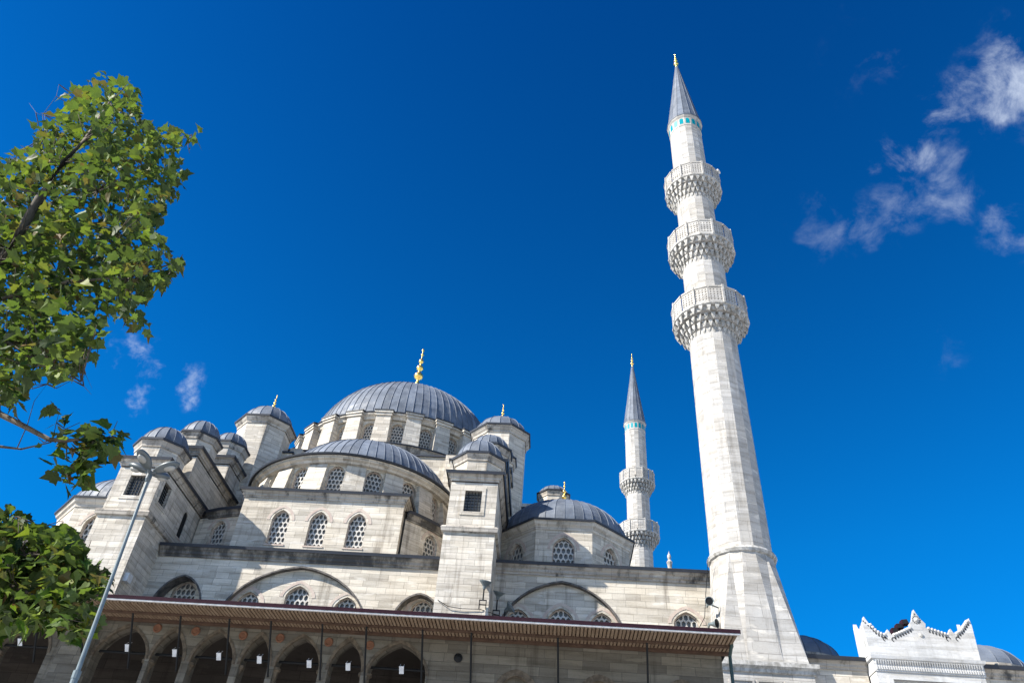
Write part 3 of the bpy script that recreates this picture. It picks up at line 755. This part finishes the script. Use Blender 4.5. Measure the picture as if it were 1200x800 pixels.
# ================================================================== ARCADE
arc = thing('arcade', (-8, 21.5, 0), 'long sooty stone arcade under a wooden eave along the foot of the mosque', 'arcade')
AY = 21.5; SOF = 9.05
ARCHES = [(-4.18, .80), (-5.60, .46), (-6.93, .62), (-8.12, .40), (-9.33, .60), (-10.61, .46), (-11.95, .76), (-14.75, .74), (-16.3, .6), (-17.8, .7), (-19.4, .7)]
COLX = [-5.06, -6.22, -7.60, -8.62, -10.02, -11.15, -15.58, -17.0, -18.6]
def arcade():
    T = frame_T(0, AY, 0); b = MB(); holes = []; vos = []
    for x, a in ARCHES:
        vo = MB(); vos.append(vo)
        h = arch(2 * a, 7.95, .84 - (.05 if a < .5 else 0), x0=x, n=16, k=.72, z0=0.02); holes.append(h)
        vo.ring(T, arch(2 * a, 7.97, .84, x0=x, n=16, k=.72, o=.075)[1:-1], arch(2 * a, 7.97, .84 - (.05 if a < .5 else 0), x0=x, n=16, k=.72, o=-.01)[1:-1], -.02, .08)
    blind = [(-.94, .42), (1.27, .42), (3.45, .42)]
    for x, a in blind:
        vo = MB(); vos.append(vo)
        h = arch(2 * a, 6.1, .42, x0=x, n=12, z0=1.6, k=.9); holes.append(h)
        vo.ring(T, arch(2 * a, 6.1, .42, x0=x, n=12, k=.9, z0=1.6, o=.16)[1:-1], arch(2 * a, 6.1, .42, x0=x, n=12, k=.9, z0=1.6, o=-.01)[1:-1], -.015, .08)
    b.panel(T, rect(-24, 4.56, 0, SOF), holes, .45)
    for x, a in blind: b.panel(frame_T(0, AY + .2, 0), rect(x - a - .05, x + a + .05, 1.5, 8.3))
    b.panel(frame_T(4.56, 24, pi / 2), rect(-2.5, 2.5, 0, SOF + .3))
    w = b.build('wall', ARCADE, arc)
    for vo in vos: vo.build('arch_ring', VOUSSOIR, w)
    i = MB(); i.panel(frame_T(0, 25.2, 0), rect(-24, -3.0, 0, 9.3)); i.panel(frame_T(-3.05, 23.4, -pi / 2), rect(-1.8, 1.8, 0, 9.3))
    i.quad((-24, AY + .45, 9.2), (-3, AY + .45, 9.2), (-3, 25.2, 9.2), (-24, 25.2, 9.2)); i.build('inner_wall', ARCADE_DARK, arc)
    for x, a in ARCHES[:7]:
        d = MB(); d.box(x - .42, x + .42, 25.1, 25.18, 0, 7.9); d.box(x - .5, x + .5, 25.14, 25.19, 7.9, 8.05); d.build('door', WOOD_DARK, arc)
    for x in COLX:
        c = MB(); c.lathe(x, AY + .2, [(.14, 0), (.14, .2), (.10, .3), (.09, 7.65), (.11, 7.7)], 12); o = c.build('column', VOUSSOIR, arc)
        q = MB(); q.lathe(x, AY + .2, [(.10, 7.7), (.12, 7.78), (.15, 7.88), (.19, 7.91), (.19, 7.98), (.1, 7.99)], 8, pi / 8); q.build('capital', VOUSSOIR, o)
    tie = MB(); tie.tube([(-23.9, AY + .22, 8.16), (-3.2, AY + .22, 8.16)], .035, 6); tie.build('tie_rod', IRON, arc)
    for x, z in ((-11.14, 8.80), (-10.02, 8.78), (-8.64, 8.74), (-7.58, 8.73), (-6.19, 8.70), (-5.03, 8.68)):
        q = MB(); q.lathe(0, 0, [(.0, .03), (.07, .03), (.10, .045), (.12, .03), (.125, 0)][::-1], 16)
        q.v = [(x + p[0], AY - p[2] - .004, z + p[1]) for p in q.v]; q.build('roundel', TERRA, arc)
    for x, z in ((-2.55, 8.48),):
        q = MB(); q.lathe(0, 0, [(.12, 0), (.12, .03), (.08, .05), (.05, .08), (.001, .09)], 14)
        q.v = [(x + p[0], AY - p[2] - .004, z + p[1]) for p in q.v]; q.build('boss', IRON, arc)
    # eave
    r = MB(); XL, XR = -24.0, 4.74
    r.add([(XL, 20.02, 9.09), (XR, 20.02, 9.09), (XR, 27, 10.2), (XL, 27, 10.2)], [(0, 1, 2, 3)])
    r.add([(XR, 20.02, 9.02), (XR, 21.6, SOF + .01), (XR, 27, SOF + .01), (XR, 27, 10.2)], [(0, 1, 2, 3)])
    ro = r.build('eave_roof', LEAD, arc)
    f = MB(); f.box(XL, XR + .05, 19.95, 20.05, 9.02, 9.115); f.build('fascia', FASCIA, arc)
    z = MB(); z.box(XL, XR + .03, 19.965, 20.04, 8.985, 9.018); z.build('gutter_strip', ZINC, arc)
    s = MB(); s.add([(XL, 20.03, 9.015), (XR, 20.03, 9.015), (XR, AY, SOF), (XL, AY, SOF)], [(3, 2, 1, 0)])
    s.build('soffit', WOOD, arc)
    sl = MB(); n = int((XR - XL) / .10)
    for k in range(n):
        x0 = XL + .10 * k + .02 + rnd.uniform(-.006, .006)
        sl.box(x0, x0 + .066, 20.06, 20.66, 8.955, 9.03); sl.box(x0 + .03, x0 + .096, 20.86, 21.28, 8.985, 9.052)
    sl.build('rafters', WOOD, arc)
    bm_ = MB(); bm_.box(XL, XR, 20.70, 20.84, 8.93, 9.045); bm_.box(XL, XR, 21.31, 21.46, 8.93, 9.045); bm_.build('eave_beam', WOOD_DARK, arc)
    for x in (-11.68, -10.31, -8.92, -7.74, -6.30, -5.08, -3.53, -2.20, .14, 2.51, -13.05, -14.4, -17.1, -19.8):
        # raking iron strut: from the middle beam of the eave down to the wall
        k = -CU.x / -CU.z; p = MB(); p.tube([(x * 20.77 / 20.9, 20.77, 8.94), (x * 20.77 / 20.9 - 1.25 * k, AY - .03, 7.68)], .027, 8); p.build('strut', IRON, arc)
    p = MB(); p.tube([(4.66, 20.9, 0), (4.66, 20.9, 8.75), (4.68, 20.6, 8.98)], .045, 8); p.build('drain_pipe', PIPE, arc)
    # pale pier between the arches, left of the lamp
    p = MB(); p.box(-13.62, -12.78, 21.3, 21.95, 0, 8.95); p.build('pier', ARCADE, arc)
arcade()
boards = [(-11.79, 8.17, 'white notice hanging in the leftmost full arch, right of the street lamp pole'),
          (-10.41, 8.11, 'white notice hanging in the narrow arch next to the leftmost wide arch'),
          (-9.15, 8.09, 'white notice in the wide arch between the two narrow left arches'),
          (-8.0, 8.07, 'white notice in the narrowest arch in the middle of the arcade'),
          (-6.6, 8.04, 'white notice in the wide arch left of the last narrow arch'),
          (-5.52, 8.03, 'white notice in the narrow arch beside the rightmost wide arch'),
          (-4.05, 8.03, 'white notice in the rightmost open arch, before the solid wall'),
          (-14.9, 8.15, 'white notice in the dark arch left of the lamp, below the leaves')]
bm0 = MB(); bm0.box(-.062, .062, -.010, .010, -.195, -.012); bm0.box(-.067, .067, -.014, .014, -.014, .004)
bm0.tube([(-.05, 0, 0), (-.05, .16, .0)], .006, 5); bm0.tube([(.05, 0, 0), (.05, .16, .0)], .006, 5)
bme = bm0.mesh('notice', PAPER)
for x, z, lab in boards:
    o = obj('notice', bme); o.location = (x, 21.42, z + .12); o.rotation_euler = (R(38), R(-2), 0); tag(o, lab, 'notice', 'white notices hanging in the arches')

# ================================================================== COURTYARD
court = thing('courtyard_wall', (12, 27.4, 0), 'pale stone courtyard wall with low lead domes behind it, right of the big minaret', 'wall')
def courtyard():
    b = MB(); b.panel(frame_T(0, 27.4, 0), rect(8.5, 10.66, 0, 10.7)); b.panel(frame_T(0, 27.4, 0), rect(14.2, 30, 0, 10.7))
    b.box(8.5, 30, 28.0, 33, 0, 10.7); b.build('wall', STONE, court)
    c = MB(); p1 = [(8.5, 27.4), (10.66, 27.4)]; p2 = [(14.2, 27.4), (30, 27.4)]
    c.sweep(cornice_prof(11.03, .8), p1); c.sweep(cornice_prof(11.03, .8), p2); o = c.build('cornice', STONE_DIRTY, court)
    e = MB(); lead_lip(e, 11.03, p1, False, .19); lead_lip(e, 11.03, p2, False, .19); e.box(8.5, 30, 27.42, 33, 11.0, 11.06); e.build('lead_edge', LEAD_DARK, o)
    for x, r in ((9.0, 1.75), (15.55, 1.75), (19.6, 1.75), (23.6, 1.75)):
        c = MB(); c.lathe(x, 30, [(r + .06, 11.0), (r + .06, 11.55), (r, 11.56)], 24); q = c.build('drum', STONE_DIRTY, court)
        dome('dome', x, 30, r, 11.5, 1.1, 20, q, rib=.016)
courtyard()
gate = thing('gateway', (12.45, 26.8, 0), 'white marble courtyard gateway with a carved, curling crest along its top', 'gate')
def gateway():
    y0 = 26.8; T = frame_T(0, y0, 0); x0, x1 = 10.72, 14.2
    b = MB(); b.panel(T, rect(x0, x1, 0, 10.55), [rect(11.2, 13.85, 8.2, 10.3)], .12)
    b.panel(frame_T(0, y0 + .12, 0), rect(11.15, 13.9, 8.1, 10.4))
    b.panel(frame_T(x0, y0 + .5, -pi / 2), rect(-.5, .5, 0, 10.55)); b.panel(frame_T(x1, y0 + .5, pi / 2), rect(-.5, .5, 0, 10.55))
    b.ring(T, rect(11.05, 14.0, 8.0, 10.42), rect(11.2, 13.85, 8.2, 10.3), -.05, .02, True)
    b.ring(frame_T(0, y0 + .12, 0), rect(11.3, 13.75, 8.3, 10.2), rect(11.4, 13.65, 8.35, 10.08), -.05, .02, True)
    b.build('body', PORTAL, gate)
    c = MB(); path = [(x0, y0 + 1), (x0, y0), (x1, y0), (x1, y0 + 1)]
    c.sweep([(-.1, 10.50), (.03, 10.55), (.04, 10.90), (.1, 10.94), (.12, 11.04), (-.1, 11.06)], path)
    n = 44
    for k in range(n):
        x = x0 + (x1 - x0) * (k + .5) / n
        c.add([T(x - .028, -.10, 10.90), T(x + .028, -.10, 10.90), T(x + .028, -.02, 10.90), T(x - .028, -.02, 10.90), T(x, -.055, 10.74)], [(0, 1, 2, 3), (0, 4, 1), (1, 4, 2), (2, 4, 3), (3, 4, 0)])
        c.box(x - .02, x + .02, -.065, -.03, 10.6, 10.72, T)
    c.build('frieze', PORTAL, gate)
    top = [(10.62, 12.14), (10.67, 12.22), (10.72, 12.36), (10.80, 12.20), (10.90, 12.03), (11.0, 11.91), (11.12, 11.81), (11.24, 11.76), (11.30, 11.78), (11.42, 11.96), (11.52, 11.78), (11.58, 11.76),
           (11.75, 11.83), (11.95, 11.92), (12.13, 12.02), (12.24, 12.06), (12.22, 12.20), (12.34, 12.33), (12.40, 12.50), (12.48, 12.70), (12.56, 12.50), (12.64, 12.36), (12.76, 12.22), (12.72, 12.09),
           (12.80, 12.07), (12.95, 12.03), (13.15, 11.95), (13.32, 11.88), (13.42, 11.90), (13.54, 12.10), (13.64, 11.92), (13.70, 11.92), (13.86, 12.03), (14.0, 12.15), (14.1, 12.26), (14.18, 12.36), (14.27, 12.50), (14.30, 12.25)]
    prof = top + [(x1 + .03, 11.06), (x0 - .06, 11.06)]
    p = MB(); p.panel(T, prof[::-1])
    p.panel(lambda u, d, v: T(u, .15, v), prof); p.reveal(T, prof, 0, .15)
    for xx, side in ((x0 - .07, -1), (x1 + .05, 1)):        # returns of the crest along both flanks
        pr_ = [(.15, 11.06), (.15, 12.10), (.30, 12.02), (.45, 12.05), (.58, 12.12), (.70, 12.2), (.78, 12.36 + .2 * (side > 0)), (.84, 12.2), (.86, 11.06)]
        a_ = frame_T(xx, y0, pi / 2)
        p.panel(lambda u, d, v: (xx - .06, y0 + u, v), pr_); p.panel(lambda u, d, v: (xx + .06, y0 + u, v), pr_); p.reveal(lambda u, d, v: (xx + d, y0 + u, v), pr_, -.06, .06)
    # scalloped carving along the curve: beads above flat dark discs, the shade of drilled holes put into colour
    bd = MB(); hl = MB()
    def walk(pts, gap):
        out = []; acc = 0
        for (a, b_) in zip(pts[:-1], pts[1:]):
            L = hypot(b_[0] - a[0], b_[1] - a[1]); k = gap - acc
            while k <= L: out.append((a[0] + (b_[0] - a[0]) * k / L, a[1] + (b_[1] - a[1]) * k / L)); k += gap
            acc = (acc + L) % gap
        return out
    for seg in (((10.82, 12.16), (11.0, 11.91), (11.14, 11.80), (11.30, 11.76)), ((11.52, 11.75), (11.75, 11.83), (12.24, 12.06)), ((12.72, 12.09), (13.1, 11.97), (13.40, 11.88)), ((13.64, 11.90), (13.88, 12.04), (14.24, 12.44))):
        for u, v in walk(list(seg), .105):
            bd.lathe(0, 0, [(.001, -.13), (.05, -.12), (.058, -.06), (.05, .02), (.03, .04), (.001, .045)], 8); m = len(bd.v) - 48
            bd.v[m:] = [T(u + a, -c, v + b_ + .012) for a, b_, c in bd.v[m:]]
            e = .036
            hl.add([T(u + e * cos(k * pi / 3), -.006, v - .10 + e * 1.45 * sin(k * pi / 3)) for k in range(6)], [(0, 1, 2, 3, 4, 5)])
    for cx, cz, rr in ((11.27, 11.62, .085), (11.56, 11.62, .085), (13.38, 11.74, .085), (13.70, 11.76, .085)):
        o_ = [(cx + rr * cos(k * pi / 7), cz + rr * sin(k * pi / 7)) for k in range(11)]; i_ = [(cx + rr * .58 * cos(k * pi / 7), cz + rr * .58 * sin(k * pi / 7)) for k in range(11)]
        hl.ring(T, o_[::-1], i_[::-1], -.006, .02)
    for k in range(11):
        a = 2 * pi * k / 11; u, v = 12.48 + .125 * cos(a), 12.34 + .125 * sin(a); e = .026
        hl.add([T(u + e * cos(q * pi / 3), -.006, v + e * sin(q * pi / 3)) for q in range(6)], [(0, 1, 2, 3, 4, 5)])
    for u, v in ((10.72, 12.14), (10.80, 12.05), (10.66, 12.2), (14.2, 12.4), (12.47, 12.54)):
        e = .03; hl.add([T(u + e * cos(q * pi / 3), -.006, v + e * sin(q * pi / 3)) for q in range(6)], [(0, 1, 2, 3, 4, 5)])
    n0 = len(p.f); p.add(bd.v, bd.f); n1 = len(p.f); p.add(hl.v, hl.f); pe = p.build('crest', PORTAL, gate); pe.data.materials.append(HOLLOW_SHADE)
    for q in range(n1, len(pe.data.polygons)): pe.data.polygons[q].material_index = 1
    rs = MB(); rs.lathe(0, 0, [(.075, 0), (.07, .03), (.03, .05), (.001, .055)], 14); rs.v = [T(12.48 + a, -c, 12.34 + b_) for a, b_, c in rs.v]; rs.build('rosette', PORTAL, pe)
    rs = MB(); rs.lathe(0, 0, [(.07, 0), (.06, .03), (.001, .04)], 14); rs.v = [T(12.5 + a, -c, 11.82 + b_) for a, b_, c in rs.v]; rs.build('boss', MARBLE_CARVED, pe)
gateway()

# ================================================================== FITTINGS
def floodlight(x, y, z, label, tilt=(R(35), 0, 0), stem=.45):
    t = thing('floodlight', (x, y, z), label, 'floodlight', 'floodlights on the facade')
    a = MB(); a.tube([(x, y, z), (x, y, z + stem)], .028, 6); a.box(x - .14, x - .11, y - .02, y + .02, z - .35, z); a.box(x + .11, x + .14, y - .02, y + .02, z - .35, z)
    a.box(x - .14, x + .14, y - .02, y + .02, z - .03, z); a.box(x - .14, x + .14, y - .02, y + .02, z - .2, z - .17); a.build('bracket', IRON, t)
    h = MB(); h.lathe(0, 0, [(.05, 0), (.08, .12), (.22, .26), (.24, .30), (.21, .30), (.05, .15)], 12)
    o = obj('lamp_head', h.mesh('lamp_head', STEEL, False), t, (0, 0, stem - .05)); o.rotation_euler = tilt
    g_ = MB(); g_.lathe(0, 0, [(.205, .285), (.001, .285)], 12); q = child_local('lens', g_.mesh('lens', LENS), o)
    return t
floodlight(-2.62, 27.85, 12.62, 'upturned grey floodlight on a bracket at the front of the right tower', (R(12), R(8), 0))
floodlight(-2.15, 28.6, 12.55, 'grey floodlight in the shade beside the right tower, the upper of two', (R(20), R(12), 0))
floodlight(-1.85, 28.9, 12.35, 'grey floodlight tilted to the right in the shade, low beside the right tower', (R(20), R(60), 0), .35)
for (bx, z, ang, lab) in ((5.52, 12.72, 0, 'round horn loudspeaker with a dark mouth fixed left of the big minaret foot'), (5.50, 11.98, R(50), 'lower horn loudspeaker turned sideways beside the big minaret foot')):
    t = thing('horn_loudspeaker', (bx, 27.3, z), lab, 'loudspeaker', 'horn loudspeakers on the minaret foot')
    h = MB(); h.lathe(0, 0, [(.05, 0), (.06, .10), (.09, .2), (.155, .28), (.165, .295), (.15, .29), (.07, .16)], 14)
    o = obj('horn', h.mesh('horn', STEEL, True), t, (0, 0, 0)); o.rotation_euler = (R(95), 0, ang)
    k = MB(); k.lathe(0, 0, [(.135, .272), (.05, .22), (.001, .24)], 12); child_local('mouth_shade', k.mesh('mouth_shade', IRON), o)  # driver disc, widened and dark to stand for shade in the horn mouth
    s = MB(); s.tube([(0, 0, 0), (.45, .25, -.05)], .03, 6); s.box(-.03, .03, .0, .25, -.05, .05); q = child_local('bracket', s.mesh('bracket', STEEL), t)
def cable(pts, label):
    c = MB(); c.tube(pts, .013, 5); return tag(c.build('cable', IRON), label, 'cable')
cable([(-4.75, 29.9, 13.5), (-4.5, 28.6, 13.0), (-4.3, 27.95, 12.55), (-3.9, 27.92, 12.33), (-3.4, 27.93, 12.28), (-2.7, 27.95, 12.3), (-2.0, 28.2, 12.2)], 'thin dark cable sagging across the foot of the right tower')
cable([(5.75, 27.6, 14.6), (5.62, 28.0, 13.4), (5.55, 28.3, 12.6), (5.35, 29.0, 12.3), (5.2, 29.6, 12.2)], 'thin cable hanging down by the left edge of the big minaret foot')

t = thing('floodlight_bank', (12.75, 28.5, 11.06), 'dark bank of three floodlights on the courtyard roof behind the gateway crest', 'floodlight')
q = MB(); q.tube([(12.75, 28.5, 11.06), (12.62, 28.5, 12.6)], .04, 6); q.tube([(12.3, 28.5, 12.52), (12.83, 28.5, 12.89)], .03, 6); q.build('frame', IRON, t)
for x, z in ((12.48, 12.36), (12.68, 12.52), (12.9, 12.68)):
    q = MB(); q.frustum([(x - .13, 28.32, z - .1), (x + .13, 28.32, z - .06), (x + .13, 28.6, z - .06), (x - .13, 28.6, z - .1)], [(x - .1, 28.38, z + .1), (x + .1, 28.38, z + .13), (x + .1, 28.6, z + .13), (x - .1, 28.6, z + .1)]); q.v = [(a - .12, b_, c + .17) for a, b_, c in q.v]; o = q.build('lamp_head', FASCIA, t)
    q = MB(); q.quad((x - .1, 28.31, z - .08), (x + .1, 28.31, z - .05), (x + .08, 28.365, z + .1), (x - .08, 28.365, z + .08)); q.v = [(a - .12, b_, c + .17) for a, b_, c in q.v]; q.build('lens', IRON, o)
# ---- street lamp
def street_lamp():
    kk = .60; top = Vector((-8.0 * kk, 13 * kk, 1.7 + 7.23 * kk)); base = Vector((-7.50 * kk, 13 * kk, 0))
    t = thing('street_lamp', base, 'grey street lamp post leaning left with four oval heads in front of the mosque', 'street lamp')
    p = MB(); pts = [base.lerp(top, q) for q in (0, .1, .35, .62, .625, 1.0)]
    p.tube(pts, [q * .6 for q in (.085, .075, .066, .058, .040, .026)], 12); p.lathe(base.x, base.y, [(.14, 0), (.14, .05), (.09, .1), (.06, .3)], 12)
    for q in (.48, .505, .62): p.tube([base.lerp(top, q), base.lerp(top, q + .012)], .040, 10)
    p.build('pole', STEEL, t)
    c = MB(); c.lathe(top.x, top.y, [(.02, top.z - .10), (.034, top.z - .06), (.034, top.z + .03), (.012, top.z + .05)], 10); c.build('hub', STEEL_L, t)
    for ang in (R(-8), R(82), R(172), R(262)):
        h = MB(); prof = []
        # long egg-shaped shell along +x
        N_ = 12; K = 14; vs = []; fs = []
        for i in range(K + 1):
            q = i / K; x = .06 + .54 * q; wd = .155 * (sin(pi * min(1, q * .98 + .015)) ** .55) * (.72 + .28 * q); hh = wd * .62
            for k in range(N_):
                a = 2 * pi * k / N_; zc = sin(a) * hh * (1.1 if sin(a) > 0 else .55); vs.append((x, cos(a) * wd, zc + .04 + q * .03))
        for i in range(K):
            for k in range(N_):
                k2 = (k + 1) % N_; fs.append((i * N_ + k, i * N_ + k2, (i + 1) * N_ + k2, (i + 1) * N_ + k))
        fs.append(tuple(range(N_ - 1, -1, -1))); fs.append(tuple(K * N_ + k for k in range(N_)))
        h.add(vs, fs); h.tube([(0, 0, 0), (.12, 0, .04)], .035, 8)
        o = obj('lamp_head', h.mesh('lamp_head', STEEL_L, True), t, top - base, ang); o.rotation_euler = (0, R(-16), ang); o.scale = (.6, .6, .6)
        l = MB(); l.lathe(0, 0, [(.001, -.03), (.06, -.022), (.095, .0), (.10, .02)], 14); l.v = [(x * 1.15 + .40, y * .8, z + .0) for x, y, z in l.v]
        child_local('lens', l.mesh('lens', LENS, True), o)
street_lamp()

# ================================================================== PLANE TREE
def inside(poly, x, y):
    r = False; n = len(poly)
    for i in range(n):
        (x1, y1), (x2, y2) = poly[i], poly[(i + 1) % n]
        if (y1 > y) != (y2 > y) and x < (x2 - x1) * (y - y1) / (y2 - y1) + x1: r = not r
    return r
LEAFS = [(0, 0), (.12, -.06), (.34, -.02), (.33, .14), (.52, .33), (.39, .40), (.33, .56), (.19, .56), (0, .95), (-.19, .56), (-.33, .56), (-.39, .40), (-.52, .33), (-.33, .14), (-.34, -.02), (-.12, -.06)]
def add_leaf(mb, p, n, d, size, r):
    jx, jy = r.uniform(.7, 1.15), r.uniform(.8, 1.2); tw = r.uniform(-.5, .5)
    n = n.normalized(); d = (d - n * d.dot(n))
    if d.length < 1e-3: d = n.orthogonal()
    d.normalize(); x = d.cross(n); fold = r.uniform(-.15, .75); droop = r.uniform(-.1, .6)
    vs = []
    for u, v in LEAFS:
        u *= jx * r.uniform(.82, 1.15); v *= jy * r.uniform(.9, 1.1)
        vs.append(p + (x * u + d * v + n * (abs(u) * fold - droop * v * v + tw * u * v)) * size)
    c = p + (d * .3 - n * .02) * size
    vs.append(c); k = len(LEAFS)
    mb.add(vs, [(i, (i + 1) % k, k) for i in range(k)])
def tree():
    r = random.Random(11); TY = 8.6
    def at(px, py, y=TY):
        q = ray(px, py); return EYE + q * (y / q.y)
    t = thing('plane_tree', (-11.3, TY, 0), 'leafy green plane tree reaching in from the left edge with a few browned leaves', 'tree')
    limbs = MB(); trunk = MB()
    trunk.tube([(-11.3, TY, 0), (-11.25, TY + .05, 1.2), (-11.1, TY, 3.0), (-10.9, TY - .05, 5.2), (-10.55, TY, 7.6), (-10.2, TY, 9.2)], [.34, .29, .26, .23, .19, .15], 12)
    LY = TY - .6; mpx = [(0, 303), (25, 270), (48, 228), (75, 190), (100, 163)]
    main = [(-10.2, TY, 9.2)] + [at(a, b_, LY) for a, b_ in mpx] + [at(128, 120)]
    limbs.tube(main, [.14, .085, .075, .06, .045, .032, .014], 8)
    segs = [main]
    def limb(pts, r0):
        near = min((Vector(q) for sg in segs for q in sg), key=lambda q: (q - Vector(pts[0])).length)
        if .02 < (near - Vector(pts[0])).length < .9: pts = [near] + pts
        limbs.tube(pts, [r0 * (1 - .75 * i / (len(pts) - 1)) for i in range(len(pts))], 6); segs.append(pts)
    limb([at(48, 245), at(70, 232, TY - .2), at(90, 222, TY - .3), at(115, 224, TY - .4)], .03)
    limb([at(60, 210), at(95, 200, TY + .3), at(140, 180, TY + .5), at(190, 165, TY + .6), at(225, 158, TY + .6)], .028)
    limb([at(10, 293), at(60, 270, TY + .5), at(120, 260, TY + .7), at(175, 270, TY + .8)], .035)
    limb([at(80, 310), at(105, 295, TY - .3), at(128, 283, TY - .4)], .022)
    limb([(-10.3, TY, 8.6), at(-30, 360), at(20, 345, TY - .3), at(80, 330, TY - .4), at(150, 325, TY - .3), at(205, 308, TY - .3)], .05)
    limb([at(-40, 375), at(8, 400, TY - .2), at(30, 415, TY - .2), at(60, 430, TY - .2), at(95, 447, TY - .1)], .03)
    limb([at(85, 440, TY - .1), at(98, 452, TY - .1), at(107, 462)], .007)
    limb([at(95, 447, TY - .1), at(100, 438), at(108, 455)], .006)
    limb([at(52, 160), at(50, 135), at(66, 113), at(69, 99)], .007); limb([at(50, 136), at(42, 132), at(34, 121)], .006)
    limb([at(65, 195), at(56, 160), at(52, 135)], .010)
    limb([(-10.55, TY, 7.6), at(-60, 470), at(0, 485), at(30, 500), at(58, 515), at(78, 516), at(108, 514), at(135, 512)], .055)
    limb([at(-70, 515), at(0, 523, TY + .1), at(25, 526, TY + .1), at(60, 518)], .03)
    limb([at(20, 525), at(32, 498), at(40, 470), at(55, 450)], .009); limb([at(62, 514), at(66, 495), at(70, 480)], .008)
    limb([(-10.8, TY, 5.9), at(-60, 660), at(0, 683), at(25, 690), at(55, 705)], .05); limb([at(-30, 675), at(30, 650), at(75, 650), at(105, 668)], .03)
    limb([at(-60, 640), at(0, 625), at(20, 605)], .02)
    up = [(-170, 120), (-90, 150), (-40, 190), (0, 188), (22, 180), (36, 170), (40, 148), (58, 138), (74, 126), (84, 102), (100, 95), (118, 85), (136, 92), (150, 97), (163, 104), (164, 132), (180, 148), (205, 150), (234, 152), (234, 166), (222, 178), (214, 205), (220, 213), (212, 226), (198, 240), (188, 256), (180, 272), (192, 284), (213, 302), (211, 318), (195, 330), (180, 345), (163, 350), (158, 362), (178, 368), (176, 384), (162, 392), (146, 378), (138, 362), (126, 368), (118, 380), (114, 402), (106, 425), (96, 432), (84, 444), (78, 458), (68, 460), (58, 440), (46, 430), (40, 440), (34, 462), (18, 482), (0, 480), (-60, 500), (-170, 430)]
    sprig = [(52, 478), (72, 472), (84, 484), (80, 494), (90, 502), (112, 498), (128, 492), (148, 510), (146, 526), (134, 534), (110, 530), (112, 548), (108, 560), (100, 566), (86, 574), (72, 572), (62, 560), (64, 545), (46, 540), (42, 522), (62, 512), (64, 496)]
    low = [(-140, 610), (0, 612), (4, 592), (24, 592), (34, 618), (48, 612), (62, 622), (80, 618), (95, 628), (98, 648), (112, 662), (128, 672), (130, 688), (116, 698), (112, 716), (118, 728), (104, 746), (84, 756), (66, 742), (58, 730), (30, 742), (0, 748), (-140, 740)]
    br = Vector((-8.6, TY, 10.5))
    leaves = MB(); twigs = MB()
    def clump(poly, n, y0, y1, x0, x1, yy0, yy1, size, per=(5, 9), spread=.26, base=0.):
        made = 0; tries = 0
        while made < n and tries < n * 60:
            tries += 1
            px, py = r.uniform(x0, x1), r.uniform(yy0, yy1)
            if not inside(poly, px, py): continue
            c = at(px, py, r.uniform(y0, y1)); made += 1
            if made % 2 == 0:
                near = min((q for sg in segs for q in sg), key=lambda q: (Vector(q) - c).length); dv = Vector(near) - c
                if dv.length > 1.0: dv = None
            if made % 2 == 0 and dv:
                e = c + dv * min(1, 1.6 / max(.01, dv.length)); twigs.tube([c + Vector((r.gauss(0, .05), 0, .12)), c.lerp(e, .5) + Vector((0, 0, r.uniform(-.06, .03))), e], [.004, .007, .011], 4)
            tilt = Vector((r.gauss(0, .45), r.gauss(0, .45), 1.0))
            for k in range(r.randint(*per)):
                p = c + Vector((r.gauss(0, spread), r.gauss(0, spread), r.gauss(0, spread * .8)))
                q = project(p)
                if not inside(poly, *q): continue
                if p.y < LY + .25 and min(hypot(q[0] - (a0 + (a1 - a0) * f / 6), q[1] - (b0 + (b1 - b0) * f / 6)) for (a0, b0), (a1, b1) in zip(mpx[:-1], mpx[1:]) for f in range(7)) < 13 and r.random() < .85: continue
                d = Vector((r.uniform(-1, 1), r.uniform(-1, 1), r.uniform(-.9, .15)))
                nrm = tilt + Vector((r.gauss(0, .5), r.gauss(0, .5), r.gauss(0, .35)))
                add_leaf(leaves, p, nrm, d, size * r.choice((.5, .7, .85, 1., 1.15, 1.35)) * r.uniform(.9, 1.1), r)
    clump(up, 700, TY - .9, TY + 1.0, -20, 236, 84, 484, .178)
    clump(up, 130, TY - .9, TY + 1.0, -170, -15, 110, 500, .26)
    clump(sprig, 34, TY - .25, TY + .25, 40, 150, 470, 576, .20, (4, 7), .12)
    clump(low, 240, TY - .35, TY + .7, -10, 132, 590, 758, .155, (6, 10), .15)
    clump(low, 50, TY - .35, TY + .7, -140, -8, 600, 750, .21, (5, 8), .22)
    leaves.build('crown', LEAF, t); trunk.add(limbs.v, limbs.f); trunk.add(twigs.v, twigs.f); trunk.build('trunk', BARK, t, True)
tree()
